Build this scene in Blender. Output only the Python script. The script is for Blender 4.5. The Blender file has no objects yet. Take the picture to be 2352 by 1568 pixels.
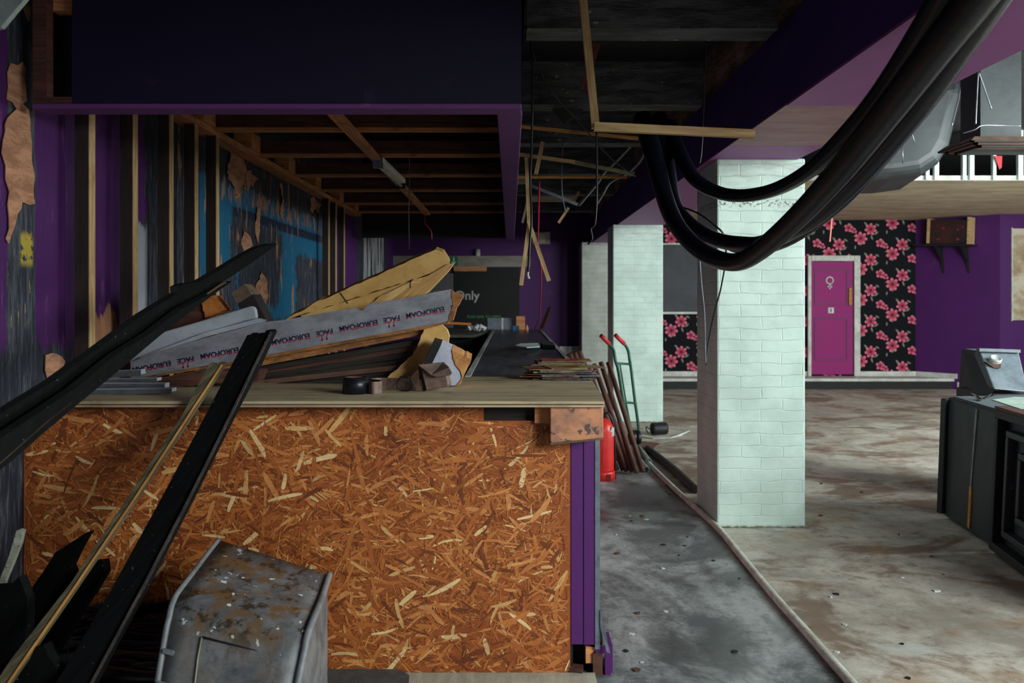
import bpy, bmesh, math, random
from mathutils import Vector, Matrix, noise as mnoise
random.seed(7)
F, CX, CY, H = 1960.0, 1172.0, 690.0, 1.55
COL = bpy.context.scene.collection
V = Vector
def P(x, y, D): return V(((x-CX)*D/F, D, H-(y-CY)*D/F))
def PZ(x, y, z=0.0): return P(x, y, (H-z)*F/(y-CY))          # point on a horizontal plane
def PX(x, y, X): return P(x, y, X*F/(x-CX))                   # point on a plane of constant X
def XX(x, D): return (x-CX)*D/F
def ZZ(y, D): return H-(y-CY)*D/F
def lin(a, Da, b, Db, t):                                     # depth along a straight edge
    return 1.0/(1/Da+(1/Db-1/Da)*(t-a)/(b-a))
def s2l(c): return tuple(((v/12.92) if v <= 0.04045 else ((v+0.055)/1.055)**2.4) for v in [k/255.0 for k in c])

# ------------------------------------------------------------------ node helpers
class G:
    def __init__(s, name):
        m = bpy.data.materials.new(name); m.use_nodes = True; s.m = m
        s.t = m.node_tree; s.N = s.t.nodes; s.N.clear()
        s.out = s.N.new('ShaderNodeOutputMaterial'); s.b = s.N.new('ShaderNodeBsdfPrincipled')
        s.t.links.new(s.b.outputs[0], s.out.inputs[0])
        s.tc = s.N.new('ShaderNodeTexCoord'); s.uv = s.tc.outputs['UV']; s.ob = s.tc.outputs['Object']
    def set(s, sock, v):
        if isinstance(v, bpy.types.NodeSocket): s.t.links.new(v, sock)
        elif v is not None:
            if sock.type == 'RGBA' and len(v) == 3: v = (*v, 1)
            sock.default_value = v
    def ma(s, op, a, b=None, c=None, clamp=False):
        n = s.N.new('ShaderNodeMath'); n.operation = op; n.use_clamp = clamp
        for i, v in enumerate((a, b, c)):
            if v is not None: s.set(n.inputs[i], v)
        return n.outputs[0]
    def vm(s, op, a, b=None, sc=None):
        n = s.N.new('ShaderNodeVectorMath'); n.operation = op
        s.set(n.inputs[0], a)
        if b is not None: s.set(n.inputs[1], b)
        if sc is not None: s.set(n.inputs['Scale'], sc)
        return n.outputs['Value'] if op in ('LENGTH', 'DOT_PRODUCT', 'DISTANCE') else n.outputs[0]
    def map(s, v, loc=(0,0,0), rot=(0,0,0), sc=(1,1,1)):
        n = s.N.new('ShaderNodeMapping'); s.set(n.inputs[0], v)
        n.inputs[1].default_value = loc; n.inputs[2].default_value = rot; n.inputs[3].default_value = sc
        return n.outputs[0]
    def noise(s, v, scale, det=3, rough=.55, dist=0, col=False):
        n = s.N.new('ShaderNodeTexNoise'); s.set(n.inputs['Vector'], v)
        n.inputs['Scale'].default_value = scale; n.inputs['Detail'].default_value = det
        n.inputs['Roughness'].default_value = rough; n.inputs['Distortion'].default_value = dist
        return n.outputs['Color' if col else 'Fac']
    def voro(s, v, scale, feat='F1', dims='3D', rnd=1.0):
        n = s.N.new('ShaderNodeTexVoronoi'); n.voronoi_dimensions = dims; n.feature = feat
        s.set(n.inputs['Vector'], v); n.inputs['Scale'].default_value = scale; n.inputs['Randomness'].default_value = rnd
        return n
    def mix(s, f, a, b, bt='MIX'):
        n = s.N.new('ShaderNodeMix'); n.data_type = 'RGBA'; n.blend_type = bt
        s.set(n.inputs[0], f); s.set(n.inputs[6], a); s.set(n.inputs[7], b); return n.outputs[2]
    def step(s, v, lo, hi):
        n = s.N.new('ShaderNodeMapRange'); n.interpolation_type = 'SMOOTHSTEP'
        s.set(n.inputs[0], v); n.inputs[1].default_value = lo; n.inputs[2].default_value = hi
        return n.outputs[0]
    def rng(s, v, a, b, c, d):
        n = s.N.new('ShaderNodeMapRange'); s.set(n.inputs[0], v)
        for i, k in enumerate((a, b, c, d)): n.inputs[i+1].default_value = k
        return n.outputs[0]
    def sep(s, v):
        n = s.N.new('ShaderNodeSeparateXYZ'); s.set(n.inputs[0], v); return n.outputs
    def comb(s, x=0, y=0, z=0):
        n = s.N.new('ShaderNodeCombineXYZ')
        for i, k in enumerate((x, y, z)): s.set(n.inputs[i], k)
        return n.outputs[0]
    def band(s, v, a, b, soft=.03):
        return s.ma('MULTIPLY', s.step(v, a-soft, a+soft), s.ma('SUBTRACT', 1.0, s.step(v, b-soft, b+soft)))
    def done(s, col, rough=.7, bump=None, bs=.3, bd=.01, metal=0, spec=None):
        s.set(s.b.inputs['Base Color'], col); s.set(s.b.inputs['Roughness'], rough); s.set(s.b.inputs['Metallic'], metal)
        if spec is not None: s.b.inputs['Specular IOR Level'].default_value = spec
        if bump is not None:
            n = s.N.new('ShaderNodeBump'); s.set(n.inputs['Height'], bump)
            n.inputs['Strength'].default_value = bs; n.inputs['Distance'].default_value = bd
            s.t.links.new(n.outputs[0], s.b.inputs['Normal'])
        return s.m

MATS = {}
def surf(name, c1, c2=None, scale=6, stretch=(1,1), rough=.7, bump=.25, bd=.004, metal=0, speck=None, sp_t=.68, sp_s=40, obj=False, spec=None):
    """two-tone worn surface; c in sRGB 0..255; speck is a third colour in small blots"""
    if name in MATS: return MATS[name]
    g = G(name); c1 = s2l(c1); c2 = s2l(c2) if c2 else tuple(v*.6 for v in c1)
    v = g.map(g.ob if obj else g.uv, sc=(stretch[0], stretch[1], 1))
    n1 = g.noise(v, scale, 6, .65, .3); n2 = g.noise(v, scale*6, 4, .6)
    f = g.step(g.ma('ADD', g.ma('MULTIPLY', n1, .75), g.ma('MULTIPLY', n2, .25)), .38, .62)
    c = g.mix(f, c1, c2)
    if speck:
        k = g.step(g.noise(g.ob if obj else g.uv, sp_s, 5, .7), sp_t, sp_t+.03); c = g.mix(k, c, s2l(speck))
    MATS[name] = g.done(c, rough, g.ma('ADD', n1, n2), bump, bd, metal, spec)
    return MATS[name]
def wood(name, c1, c2, rough=.75, scale=1.0, speck=None, spec=None):
    if name in MATS: return MATS[name]
    g = G(name); v = g.map(g.uv, sc=(2*scale, 34*scale, 1))
    n1 = g.noise(v, 1.0, 5, .6, 1.2); n2 = g.noise(g.map(g.uv, sc=(6, 160, 1)), 1, 3, .6)
    c = g.mix(g.step(n1, .35, .66), s2l(c1), s2l(c2)); c = g.mix(g.step(n2, .55, .75), c, tuple(k*.55 for k in s2l(c2)))
    d = g.noise(g.uv, 5, 5, .7); c = g.mix(g.step(d, .5, .8), c, tuple(k*.5 for k in s2l(c2)))
    if speck: c = g.mix(g.step(g.noise(g.uv, 60, 5, .7), .66, .70), c, s2l(speck))
    MATS[name] = g.done(c, rough, g.ma('ADD', n1, n2), .35, .003, spec=spec); return MATS[name]

def mat_osb():
    g = G('osb_board'); uv = g.uv
    at = g.N.new('ShaderNodeVertexColor'); at.layer_name = 'Tone'
    n = g.noise(g.map(uv, sc=(14, 320, 1)), 1, 3, .6); m = g.noise(uv, 30, 4, .65)
    f = g.ma('ADD', g.ma('MULTIPLY', n, .55), g.ma('MULTIPLY', m, .45))
    c = g.mix(g.step(f, .25, .75), g.mix(1.0, at.outputs[0], (.62,.52,.42), 'MULTIPLY'), at.outputs[0])
    st = g.noise(g.ob, 2.6, 5, .6, .6)
    c = g.mix(g.ma('MULTIPLY', g.step(st, .45, .72), .45), c, g.mix(1.0, c, (.55,.34,.22), 'MULTIPLY'))
    k = g.step(g.noise(g.ob, 70, 3, .6), .71, .74); c = g.mix(g.ma('MULTIPLY', k, .75), c, s2l((50, 28, 14)))
    return g.done(c, .58, f, .3, .002)
def osb_panel(name, parent, x0, x1, z0, z1, y, notch, mat):
    """strand board: a solid sheet whose face is covered with overlapping wood strands, each with its own tone"""
    rnd = random.Random(5); mb = MB(); pts = [(x0,y,z0),(x1,y,z0),(x1,y,notch[1]),(notch[0],y,notch[1]),(notch[0],y,z1),(x0,y,z1)]
    mb.prism(pts, (0,.018,0)); col = [s2l((168, 88, 38))]*len(mb.v)
    kinds = [(7000, .018, .050, .0016, .0045, 1.2), (3000, .04, .085, .003, .010, 1.0), (1500, .05, .12, .006, .017, .8), (420, .07, .15, .010, .022, .9), (2600, .015, .045, .0012, .0035, 1.5)]
    pal = [((186,100,44), 30), ((202,118,56), 26), ((164,84,34), 18), ((220,142,80), 14), ((126,60,24), 12), ((226,170,106), 4), ((238,194,136), 1.0)]
    tot = sum(w for _, w in pal); off = 0.0
    for ki, (n, l0, l1, w0, w1, asp) in enumerate(kinds):
        for i in range(n):
            cx, cz = rnd.uniform(x0, x1), rnd.uniform(z0, z1); L = rnd.uniform(l0, l1)/2; W_ = rnd.uniform(w0, w1)/2
            a = rnd.gauss(0, .75) if rnd.random() < .7 else rnd.uniform(-1.57, 1.57); ca, sa = math.cos(a), math.sin(a)
            m = 4; up, dn_ = [], []; bow = rnd.uniform(-.12, .12)*L
            for k in range(m+1):
                t = -1+2*k/m; e = .55 if k in (0, m) else 1
                up.append((L*t+rnd.uniform(-.12,.12)*W_*3, W_*e*rnd.uniform(.75,1.15)+bow*(1-t*t))); dn_.append((L*t+rnd.uniform(-.12,.12)*W_*3, -W_*e*rnd.uniform(.75,1.15)+bow*(1-t*t)))
            q = dn_+up[::-1]; w = [(cx+u*ca-v*sa, cz+u*sa+v*ca) for u, v in q]
            if any(px < x0+.001 or px > x1-.001 or pz < z0+.001 or pz > z1-.001 or (px > notch[0]-.003 and pz > notch[1]-.001) for px, pz in w): continue
            off += 2.2e-7; b = len(mb.v); mb.v += [V((px, y-.0001-off, pz)) for px, pz in w]
            r = rnd.random()*tot; s_ = 0
            for c_, wt_ in pal:
                s_ += wt_
                if r < s_: break
            if ki == 3 and rnd.random() < .07: c_ = (244,204,148)
            if ki == 2 and rnd.random() < .03: c_ = (240,196,136)
            j = rnd.uniform(1.02, 1.26); cc = tuple(v*j*k for v, k in zip(s2l(c_), (.93, 1.04, 1.12))); col += [cc]*len(w)
            mb.f.append(list(range(b, b+len(w)))); mb.u.append([(u+i*.37, v+i*.11) for u, v in q]); mb.sm.append(False)
    o = obj(name, mb, mat, parent); ca_ = o.data.color_attributes.new('Tone', 'FLOAT_COLOR', 'POINT')
    for i, c in enumerate(col): ca_.data[i].color = (*c, 1)
    return o

def mat_brick():
    g = G('white_painted_brick'); uv = g.uv
    w = g.noise(uv, 5, 3, .5, col=True)
    v = g.vm('ADD', uv, g.vm('SCALE', g.vm('SUBTRACT', w, (.5,.5,.5)), sc=.044))
    n = g.N.new('ShaderNodeTexBrick'); g.set(n.inputs['Vector'], v)
    n.inputs['Scale'].default_value = 1; n.inputs['Brick Width'].default_value = .285; n.inputs['Row Height'].default_value = .080
    n.inputs['Mortar Size'].default_value = .005; n.inputs['Mortar Smooth'].default_value = .9; n.inputs['Bias'].default_value = 0
    n.inputs['Color1'].default_value = (1,1,1,1); n.inputs['Color2'].default_value = (.55,.55,.55,1); n.inputs['Mortar'].default_value = (0,0,0,1)
    fac = g.ma('MULTIPLY', n.outputs['Fac'], g.rng(g.noise(uv, 7, 4, .6), .35, .62, .12, 1.0)); brk = g.sep(n.outputs['Color'])[0]
    rough = g.noise(uv, 60, 5, .7); big = g.noise(uv, 3, 4, .6)
    c = g.mix(g.step(big, .35, .65), s2l((194, 214, 206)), s2l((176, 196, 188)))
    c = g.mix(g.ma('MULTIPLY', fac, .04), c, s2l((140, 150, 146)))
    hole = g.ma('MULTIPLY', g.step(g.noise(uv, 38, 3, .6), .70, .74), fac)
    c = g.mix(hole, c, s2l((52, 56, 56)))
    sep = g.sep(g.ob)
    # grimy foot and the mauve shade under the beam put into the colour
    foot = g.ma('MULTIPLY', g.ma('SUBTRACT', 1.0, g.step(sep[2], .0, .028)), g.step(g.noise(uv, 18, 4, .6), .35, .6))
    c = g.mix(foot, c, s2l((92, 70, 52)))
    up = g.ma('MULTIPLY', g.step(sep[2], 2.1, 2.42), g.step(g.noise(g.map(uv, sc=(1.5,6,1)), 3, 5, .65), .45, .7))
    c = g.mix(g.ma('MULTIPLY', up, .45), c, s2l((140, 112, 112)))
    crack = g.ma('MULTIPLY', g.band(sep[2], 2.19, 2.235, .012), g.step(g.noise(uv, 45, 4, .7), .52, .58))
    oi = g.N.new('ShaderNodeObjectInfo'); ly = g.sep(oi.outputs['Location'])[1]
    c = g.mix(g.ma('MULTIPLY', crack, g.ma('LESS_THAN', ly, 8.0)), c, s2l((60, 58, 58)))
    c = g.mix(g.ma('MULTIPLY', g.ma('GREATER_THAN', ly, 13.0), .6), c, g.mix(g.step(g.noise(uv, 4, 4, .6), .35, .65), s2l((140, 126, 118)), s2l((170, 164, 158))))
    h = g.ma('ADD', g.ma('MULTIPLY', g.ma('SUBTRACT', 1.0, fac), .9), g.ma('ADD', g.ma('MULTIPLY', rough, .22), g.ma('MULTIPLY', g.noise(uv, 14, 3, .5), .5)))
    h = g.ma('SUBTRACT', h, g.ma('MULTIPLY', hole, .8)); h = g.ma('ADD', h, g.ma('MULTIPLY', brk, .25))
    return g.done(c, .48, h, .5, .0065)

def mat_floral():
    g = G('black_floral_wallpaper'); o = g.sep(g.ob); x = g.ma('SUBTRACT', o[0], 5.935); z = g.ma('SUBTRACT', o[2], .90)
    A, Bk, K = .57, .553, .276
    u = g.ma('DIVIDE', x, A); v = g.ma('DIVIDE', g.ma('ADD', z, g.ma('MULTIPLY', u, K)), Bk)
    c = g.mix(g.noise(g.ob, 20, 3, .6), s2l((8, 9, 15)), s2l((14, 15, 22)))
    def local(cx, cz):
        cu = cx/A; cv = (cz+cu*K)/Bk
        du = g.ma('SUBTRACT', g.ma('FRACT', g.ma('ADD', g.ma('SUBTRACT', u, cu), .5)), .5)
        dv = g.ma('SUBTRACT', g.ma('FRACT', g.ma('ADD', g.ma('SUBTRACT', v, cv), .5)), .5)
        return g.ma('MULTIPLY', du, A), g.ma('SUBTRACT', g.ma('MULTIPLY', dv, Bk), g.ma('MULTIPLY', du, K))
    def leaf(cx, cz, ang, L, W, c):
        dx, dz = local(cx, cz); ca, sa = math.cos(ang), math.sin(ang)
        a = g.ma('ADD', g.ma('MULTIPLY', dx, ca), g.ma('MULTIPLY', dz, sa)); b = g.ma('SUBTRACT', g.ma('MULTIPLY', dz, ca), g.ma('MULTIPLY', dx, sa))
        r = g.ma('ADD', g.ma('POWER', g.ma('ABSOLUTE', g.ma('DIVIDE', a, L)), 1.5), g.ma('ABSOLUTE', g.ma('DIVIDE', b, W)))
        m = g.ma('SUBTRACT', 1.0, g.step(r, .8, 1.0)); vein = g.step(g.ma('ABSOLUTE', b), .001, .005)
        return g.mix(m, c, g.mix(vein, s2l((70, 76, 70)), s2l((132, 138, 122))))
    def flower(cx, cz, R, pet, rot, c):
        dx, dz = local(cx, cz); r = g.ma('SQRT', g.ma('ADD', g.ma('MULTIPLY', dx, dx), g.ma('MULTIPLY', dz, dz)))
        th = g.ma('ADD', g.ma('ARCTAN2', dz, dx), rot)
        k = g.ma('ABSOLUTE', g.ma('COSINE', g.ma('MULTIPLY', th, pet/2)))
        Rr = g.ma('MULTIPLY', g.ma('ADD', .42, g.ma('MULTIPLY', g.ma('POWER', k, .6), .58)), R)
        m = g.ma('SUBTRACT', 1.0, g.step(g.ma('DIVIDE', r, Rr), .92, 1.0))
        t = g.ma('DIVIDE', r, R)
        pc = g.mix(g.step(t, .15, .95), s2l((150, 50, 72)), s2l((222, 112, 138)))
        pc = g.mix(g.ma('MULTIPLY', g.ma('SUBTRACT', 1.0, g.step(k, .15, .5)), .6), pc, s2l((150, 44, 80)))
        pc = g.mix(g.ma('SUBTRACT', 1.0, g.step(t, .12, .22)), pc, s2l((70, 20, 30)))
        return g.mix(m, c, pc)
    for (cx, cz, a, L, W) in ((.10,-.07,.6,.06,.02), (-.09,.1,2.3,.05,.02), (.02,-.15,1.9,.06,.018), (-.27,-.12,.3,.05,.018), (.2,-.2,2.6,.05,.018), (.12,.08,-.5,.05,.018), (-.17,-.26,1.2,.05,.016), (.29,-.05,1.5,.045,.016)):
        c = leaf(cx, cz, a, L, W, c)
    c = flower(0, 0, .115, 7, .3, c); c = flower(-.178, .05-.275+.06, .125, 7, 1.0, c)
    c = flower(.17, -.25, .085, 5, 1.1, c); c = flower(.272, -.305, .055, 3, .6, c)
    return g.done(c, .75, g.noise(g.ob, 60, 3, .6), .1, .002, spec=.15)

def mat_floor():
    g = G('stained_concrete'); o = g.sep(g.ob); ob = g.ob
    n1 = g.noise(g.map(ob, sc=(1,.75,1)), 1.5, 7, .62, .8); n2 = g.noise(ob, 9, 6, .7, .3); n3 = g.noise(ob, 45, 5, .75)
    mixn = g.ma('ADD', g.ma('MULTIPLY', n1, .6), g.ma('ADD', g.ma('MULTIPLY', n2, .25), g.ma('MULTIPLY', n3, .15)))
    L = g.mix(g.step(mixn, .42, .58), s2l((92, 93, 95)), s2l((170, 174, 174)))
    wet = g.step(g.noise(g.map(ob, loc=(3,1,0), sc=(1.1,.7,1)), 1.8, 5, .6, .5), .50, .66)
    L = g.mix(g.ma('MULTIPLY', wet, .8), L, s2l((64, 64, 66)))
    L = g.mix(g.ma('MULTIPLY', g.step(n2, .52, .66), .4), L, s2l((60, 60, 60)))
    R = g.mix(g.step(mixn, .40, .58), s2l((208, 201, 188)), s2l((162, 152, 141)))
    br = g.step(g.ma('ADD', g.ma('MULTIPLY', g.noise(g.map(ob, loc=(7,2,0), sc=(.9,1.1,1)), 1.15, 6, .6, .9), .85), g.ma('MULTIPLY', n2, .15)), .49, .60)
    R = g.mix(g.ma('MULTIPLY', br, .8), R, s2l((120, 94, 74)))
    R = g.mix(g.ma('MULTIPLY', g.step(n2, .54, .68), .35), R, s2l((110, 96, 84)))
    ye = g.step(g.noise(g.map(ob, loc=(1,9,0), sc=(.8,1.4,1)), 1.6, 5, .6, .5), .56, .68)
    R = g.mix(g.ma('MULTIPLY', ye, .5), R, s2l((160, 118, 78)))
    pa = g.step(g.noise(g.map(ob, loc=(4,4,0), sc=(.8,1.6,1)), 1.9, 6, .6, .4), .60, .68)
    R = g.mix(g.ma('MULTIPLY', pa, .6), R, s2l((200, 206, 198)))
    ex = g.ma('ADD', o[0], g.ma('MULTIPLY', g.ma('SUBTRACT', n2, .5), .12))
    c = g.mix(g.step(ex, 1.34, 1.44), L, R)
    sp = g.step(g.noise(ob, 70, 3, .6), .72, .74); c = g.mix(sp, c, s2l((30, 28, 27)))
    sp2 = g.step(g.noise(g.map(ob, loc=(5,5,5)), 28, 3, .6), .76, .775); c = g.mix(sp2, c, s2l((220, 225, 220)))
    # drifted dirt beside the bar and column foot
    rgh = g.rng(wet, 0, 1, .62, .34)
    return g.done(c, rgh, mixn, .35, .01)

def mat_wall_left():
    g = G('peeling_left_wall'); o = g.sep(g.ob); y, z = o[1], o[2]; ob = g.ob
    jag = g.ma('MULTIPLY', g.ma('SUBTRACT', g.noise(g.map(ob, sc=(1,6,1.2)), 2.2, 5, .7), .5), 1.1)
    jy = g.ma('ADD', y, g.ma('MULTIPLY', g.ma('SUBTRACT', g.noise(g.map(ob, sc=(1,1,3)), 3, 5, .7), .5), .35))
    jz = g.ma('ADD', z, g.ma('MULTIPLY', jag, .28))
    n = g.noise(ob, 8, 5, .6)
    pur = g.mix(n, s2l((84, 24, 100)), s2l((66, 20, 88)))
    pur = g.mix(g.ma('MULTIPLY', g.step(g.noise(g.map(ob, sc=(1,3,.7)), 4, 6, .75), .58, .7), .5), pur, s2l((150, 84, 150)))
    blue = g.mix(n, s2l((6, 104, 140)), s2l((8, 84, 120)))
    fib = g.noise(g.map(ob, sc=(1, 30, 3.5)), 1.6, 5, .75, .3)
    dark = g.mix(g.step(fib, .45, .70), s2l((30, 34, 46)), s2l((92, 94, 108)))
    tan = g.mix(g.noise(ob, 11, 5, .6), s2l((196, 140, 106)), s2l((150, 98, 70)))
    c = pur
    inblue = g.band(jy, 5.15, 9.35, .03)
    c = g.mix(inblue, c, blue)
    # scraped-back dark plaster areas
    d = g.ma('MULTIPLY', inblue, g.step(jz, 2.40, 2.42))
    for (a, b, z0, z1) in ((5.15, 5.5, 1.0, 3.0), (6.15, 7.55, 1.78, 2.17), (6.35, 7.45, 1.5, 2.15), (8.05, 9.3, 1.36, 1.98), (7.9, 9.4, .5, 1.22), (5.9, 6.3, .9, 1.75), (6.6, 7.8, .5, 1.38), (4.72, 5.2, .9, 3.0), (11.25, 13.9, .8, 3.0)):
        d = g.ma('MAXIMUM', d, g.ma('MULTIPLY', g.band(jy, a, b, .02), g.band(jz, z0, z1, .02)))
    d = g.ma('MAXIMUM', d, g.ma('MULTIPLY', g.step(fib, .63, .67), g.ma('MULTIPLY', inblue, g.step(y, 6.2, 9.3))))
    line = g.ma('MULTIPLY', g.band(y, 6.2, 9.2, .05), g.band(z, 2.16, 2.24, .01))
    c = g.mix(line, c, s2l((8, 30, 58))); c = g.mix(d, c, dark)
    # strip beside the canopy: bare plaster, dark paint, mustard flecks
    pier = g.band(g.ma('ADD', y, g.ma('MULTIPLY', g.ma('SUBTRACT', g.noise(ob, 9, 4, .6), .5), .06)), 3.425, 3.63, .006)
    pc = g.mix(g.step(fib, .4, .7), s2l((38, 42, 54)), s2l((92, 94, 104)))
    mu = g.ma('MAXIMUM', g.ma('MULTIPLY', g.ma('MULTIPLY', g.band(z, 1.70, 1.83, .02), g.band(y, 3.52, 3.61, .01)), g.step(g.noise(ob, 16, 4, .7), .40, .46)), g.ma('MULTIPLY', g.band(z, 1.45, 1.74, .03), g.step(g.noise(g.map(ob, sc=(1,26,3)), 1.5, 4, .7), .60, .64)))
    pc = g.mix(mu, pc, s2l((186, 162, 60)))
    pt = g.ma('MULTIPLY', g.band(jz, 1.84, 2.52, .02), g.step(g.noise(g.map(ob, loc=(0,.3,.2), sc=(1,5,1.0)), 2.6, 6, .65), .41, .43))
    pc = g.mix(g.ma('MULTIPLY', pt, 0.0), pc, tan)
    c = g.mix(pier, c, pc)
    lowd = g.ma('MULTIPLY', g.ma('SUBTRACT', 1.0, g.step(jz, 1.33, 1.37)), g.ma('SUBTRACT', 1.0, g.step(y, 3.9, 4.0)))
    c = g.mix(lowd, c, dark)
    # torn wallpaper tongues
    t1 = g.step(g.noise(g.map(ob, loc=(0,2.2,1), sc=(1, 5.5, .9)), 1.5, 6, .68, .2), .60, .612)
    tm = g.ma('MAXIMUM', g.ma('MULTIPLY', inblue, t1), g.ma('MULTIPLY', g.band(y, 5.9, 9.3, .1), g.ma('MULTIPLY', g.band(jz, 2.28, 2.40, .01), g.step(g.noise(g.map(ob, sc=(1,7,1.5)), 3, 4, .6), .50, .52))))
    tm = g.ma('MAXIMUM', tm, g.ma('MULTIPLY', g.band(jz, .9, 1.48, .01), g.band(jy, 4.02, 4.4, .02)))
    tm = g.ma('MULTIPLY', tm, g.ma('SUBTRACT', 1.0, g.step(y, 9.2, 9.3)))
    c = g.mix(tm, c, tan)
    # black and white scraped patch near the far corner
    ww = g.ma('MULTIPLY', g.band(y, 11.7, 13.6, .05), g.step(g.noise(g.map(ob, sc=(1,9,.9)), 1.0, 4, .6), .48, .50))
    c = g.mix(g.ma('MULTIPLY', ww, g.band(jz, .9, 2.6, .02)), c, s2l((188, 186, 190)))
    far = g.ma('MULTIPLY', g.band(y, 4.6, 4.75, .01), g.band(jz, .9, 1.95, .02)); c = g.mix(far, c, s2l((150, 150, 160)))
    h = g.ma('ADD', g.ma('MULTIPLY', tm, .6), g.ma('SUBTRACT', g.ma('MULTIPLY', fib, .3), g.ma('MULTIPLY', d, .4)))
    return g.done(c, .72, h, .6, .01)

def mat_purple(name, c1, c2, scuff=(150, 110, 150), amt=.35, rough=.6):
    g = G(name); n = g.noise(g.ob, 3, 5, .6); c = g.mix(n, s2l(c1), s2l(c2))
    k = g.step(g.noise(g.map(g.ob, sc=(1,.6,1)), 5, 7, .75, .4), .60, .72); c = g.mix(g.ma('MULTIPLY', k, amt), c, s2l(scuff))
    MATS[name] = g.done(c, rough, g.noise(g.ob, 40, 5, .7), .25, .004); return MATS[name]

# ------------------------------------------------------------------ mesh builder (world coordinates)
class MB:
    def __init__(s): s.v = []; s.f = []; s.u = []; s.sm = []
    def face(s, idx, udir=None, smooth=False, uv=None):
        pts = [s.v[i] for i in idx]
        if uv is None:
            n = V((0,0,0))
            for i in range(len(pts)):
                a, b = pts[i], pts[(i+1) % len(pts)]; n += V(((a.y-b.y)*(a.z+b.z), (a.z-b.z)*(a.x+b.x), (a.x-b.x)*(a.y+b.y)))
            n = n.normalized() if n.length > 1e-12 else V((0,0,1))
            if udir is None: udir = V((1,0,0)) if abs(n.x) < .7 else V((0,1,0))
            u = udir - n*udir.dot(n)
            if u.length < 1e-3:
                w = V((0,0,1)) if abs(n.z) < .9 else V((0,1,0)); u = w - n*w.dot(n)
            u.normalize(); w = n.cross(u)
            if w.z < -.1: w = -w
            uv = [(p.dot(u), p.dot(w)) for p in pts]
        s.f.append(list(idx)); s.u.append(uv); s.sm.append(smooth)
    def hexa(s, c, udir=None):
        b = len(s.v); s.v += [V(p) for p in c]
        for q in ((0,1,2,3), (4,5,6,7), (0,1,5,4), (1,2,6,5), (2,3,7,6), (3,0,4,7)): s.face([b+i for i in q], udir)
        return s
    def box(s, x0, x1, y0, y1, z0, z1, udir=None):
        return s.hexa([(x0,y0,z0),(x1,y0,z0),(x1,y1,z0),(x0,y1,z0),(x0,y0,z1),(x1,y0,z1),(x1,y1,z1),(x0,y1,z1)], udir)
    def bar(s, p0, p1, w, t, up=(0,0,1)):
        """rectangular section: w measured across `up`, t along `up`"""
        p0, p1, up = V(p0), V(p1), V(up); d = (p1-p0).normalized(); a = d.cross(up)
        if a.length < 1e-4: a = d.cross(V((0,1,0)))
        a.normalize(); b = a.cross(d).normalized(); a = a*w/2; b = b*t/2
        return s.hexa([p0-a-b, p0+a-b, p0+a+b, p0-a+b, p1-a-b, p1+a-b, p1+a+b, p1-a+b], d)
    def prism(s, pts, th, udir=None):
        b = len(s.v); n = len(pts); th = V(th); s.v += [V(p) for p in pts] + [V(p)+th for p in pts]
        s.face(list(range(b, b+n)), udir); s.face(list(range(b+n, b+2*n)), udir)
        for i in range(n):
            j = (i+1) % n; e = s.v[b+j]-s.v[b+i]
            s.face([b+i, b+j, b+n+j, b+n+i], e.normalized() if e.length > 1e-6 else None)
        return s
    def tube(s, pts, r, seg=10, smooth_path=True, caps=True):
        pts = [V(p) for p in pts]; rr = r if isinstance(r, (list, tuple)) else [r]*len(pts)
        if smooth_path and len(pts) > 2:
            q, q2 = [], []
            for i in range(len(pts)-1):
                a, b = pts[max(i-1,0)], pts[i]; c, d = pts[i+1], pts[min(i+2, len(pts)-1)]
                for k in range(6):
                    t = k/6; q.append(.5*((2*b)+(c-a)*t+(2*a-5*b+4*c-d)*t*t+(3*b-a-3*c+d)*t**3)); q2.append(rr[i]*(1-t)+rr[i+1]*t)
            q.append(pts[-1]); q2.append(rr[-1]); pts, rr = q, q2
        base = len(s.v); L = 0; prev = None; Ls = []
        for i, p in enumerate(pts):
            t = (pts[min(i+1, len(pts)-1)]-pts[max(i-1, 0)]).normalized()
            if prev is None: a = t.orthogonal().normalized()
            else: a = (prev - t*prev.dot(t)).normalized()
            prev = a; b = t.cross(a)
            if i: L += (p-pts[i-1]).length
            Ls.append(L)
            for k in range(seg):
                an = 2*math.pi*k/seg; s.v.append(p+(a*math.cos(an)+b*math.sin(an))*rr[i])
        for i in range(len(pts)-1):
            for k in range(seg):
                k2 = (k+1) % seg; w = 2*math.pi*rr[i]/seg
                s.face([base+i*seg+k, base+i*seg+k2, base+(i+1)*seg+k2, base+(i+1)*seg+k], smooth=True,
                       uv=[(Ls[i], k*w), (Ls[i], (k+1)*w), (Ls[i+1], (k+1)*w), (Ls[i+1], k*w)])
        if caps:
            s.face([base+k for k in range(seg)]); s.face([base+(len(pts)-1)*seg+k for k in range(seg)])
        return s
    def lathe(s, prof, o, seg=28, ax=None):
        """prof: (radius, height) pairs about axis ax through o; closed profile loops allowed"""
        o = V(o); ax = V(ax or (0,0,1)).normalized(); a = ax.orthogonal().normalized(); b = ax.cross(a); base = len(s.v); m = len(prof)
        for (r, h) in prof:
            for k in range(seg):
                an = 2*math.pi*k/seg; s.v.append(o+ax*h+(a*math.cos(an)+b*math.sin(an))*max(r, 1e-4))
        for i in range(m-1):
            for k in range(seg):
                k2 = (k+1) % seg; s.face([base+i*seg+k, base+i*seg+k2, base+(i+1)*seg+k2, base+(i+1)*seg+k], smooth=True,
                    uv=[(k*.02, prof[i][1]+prof[i][0]), ((k+1)*.02, prof[i][1]+prof[i][0]), ((k+1)*.02, prof[i+1][1]+prof[i+1][0]), (k*.02, prof[i+1][1]+prof[i+1][0])])
        return s
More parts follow.
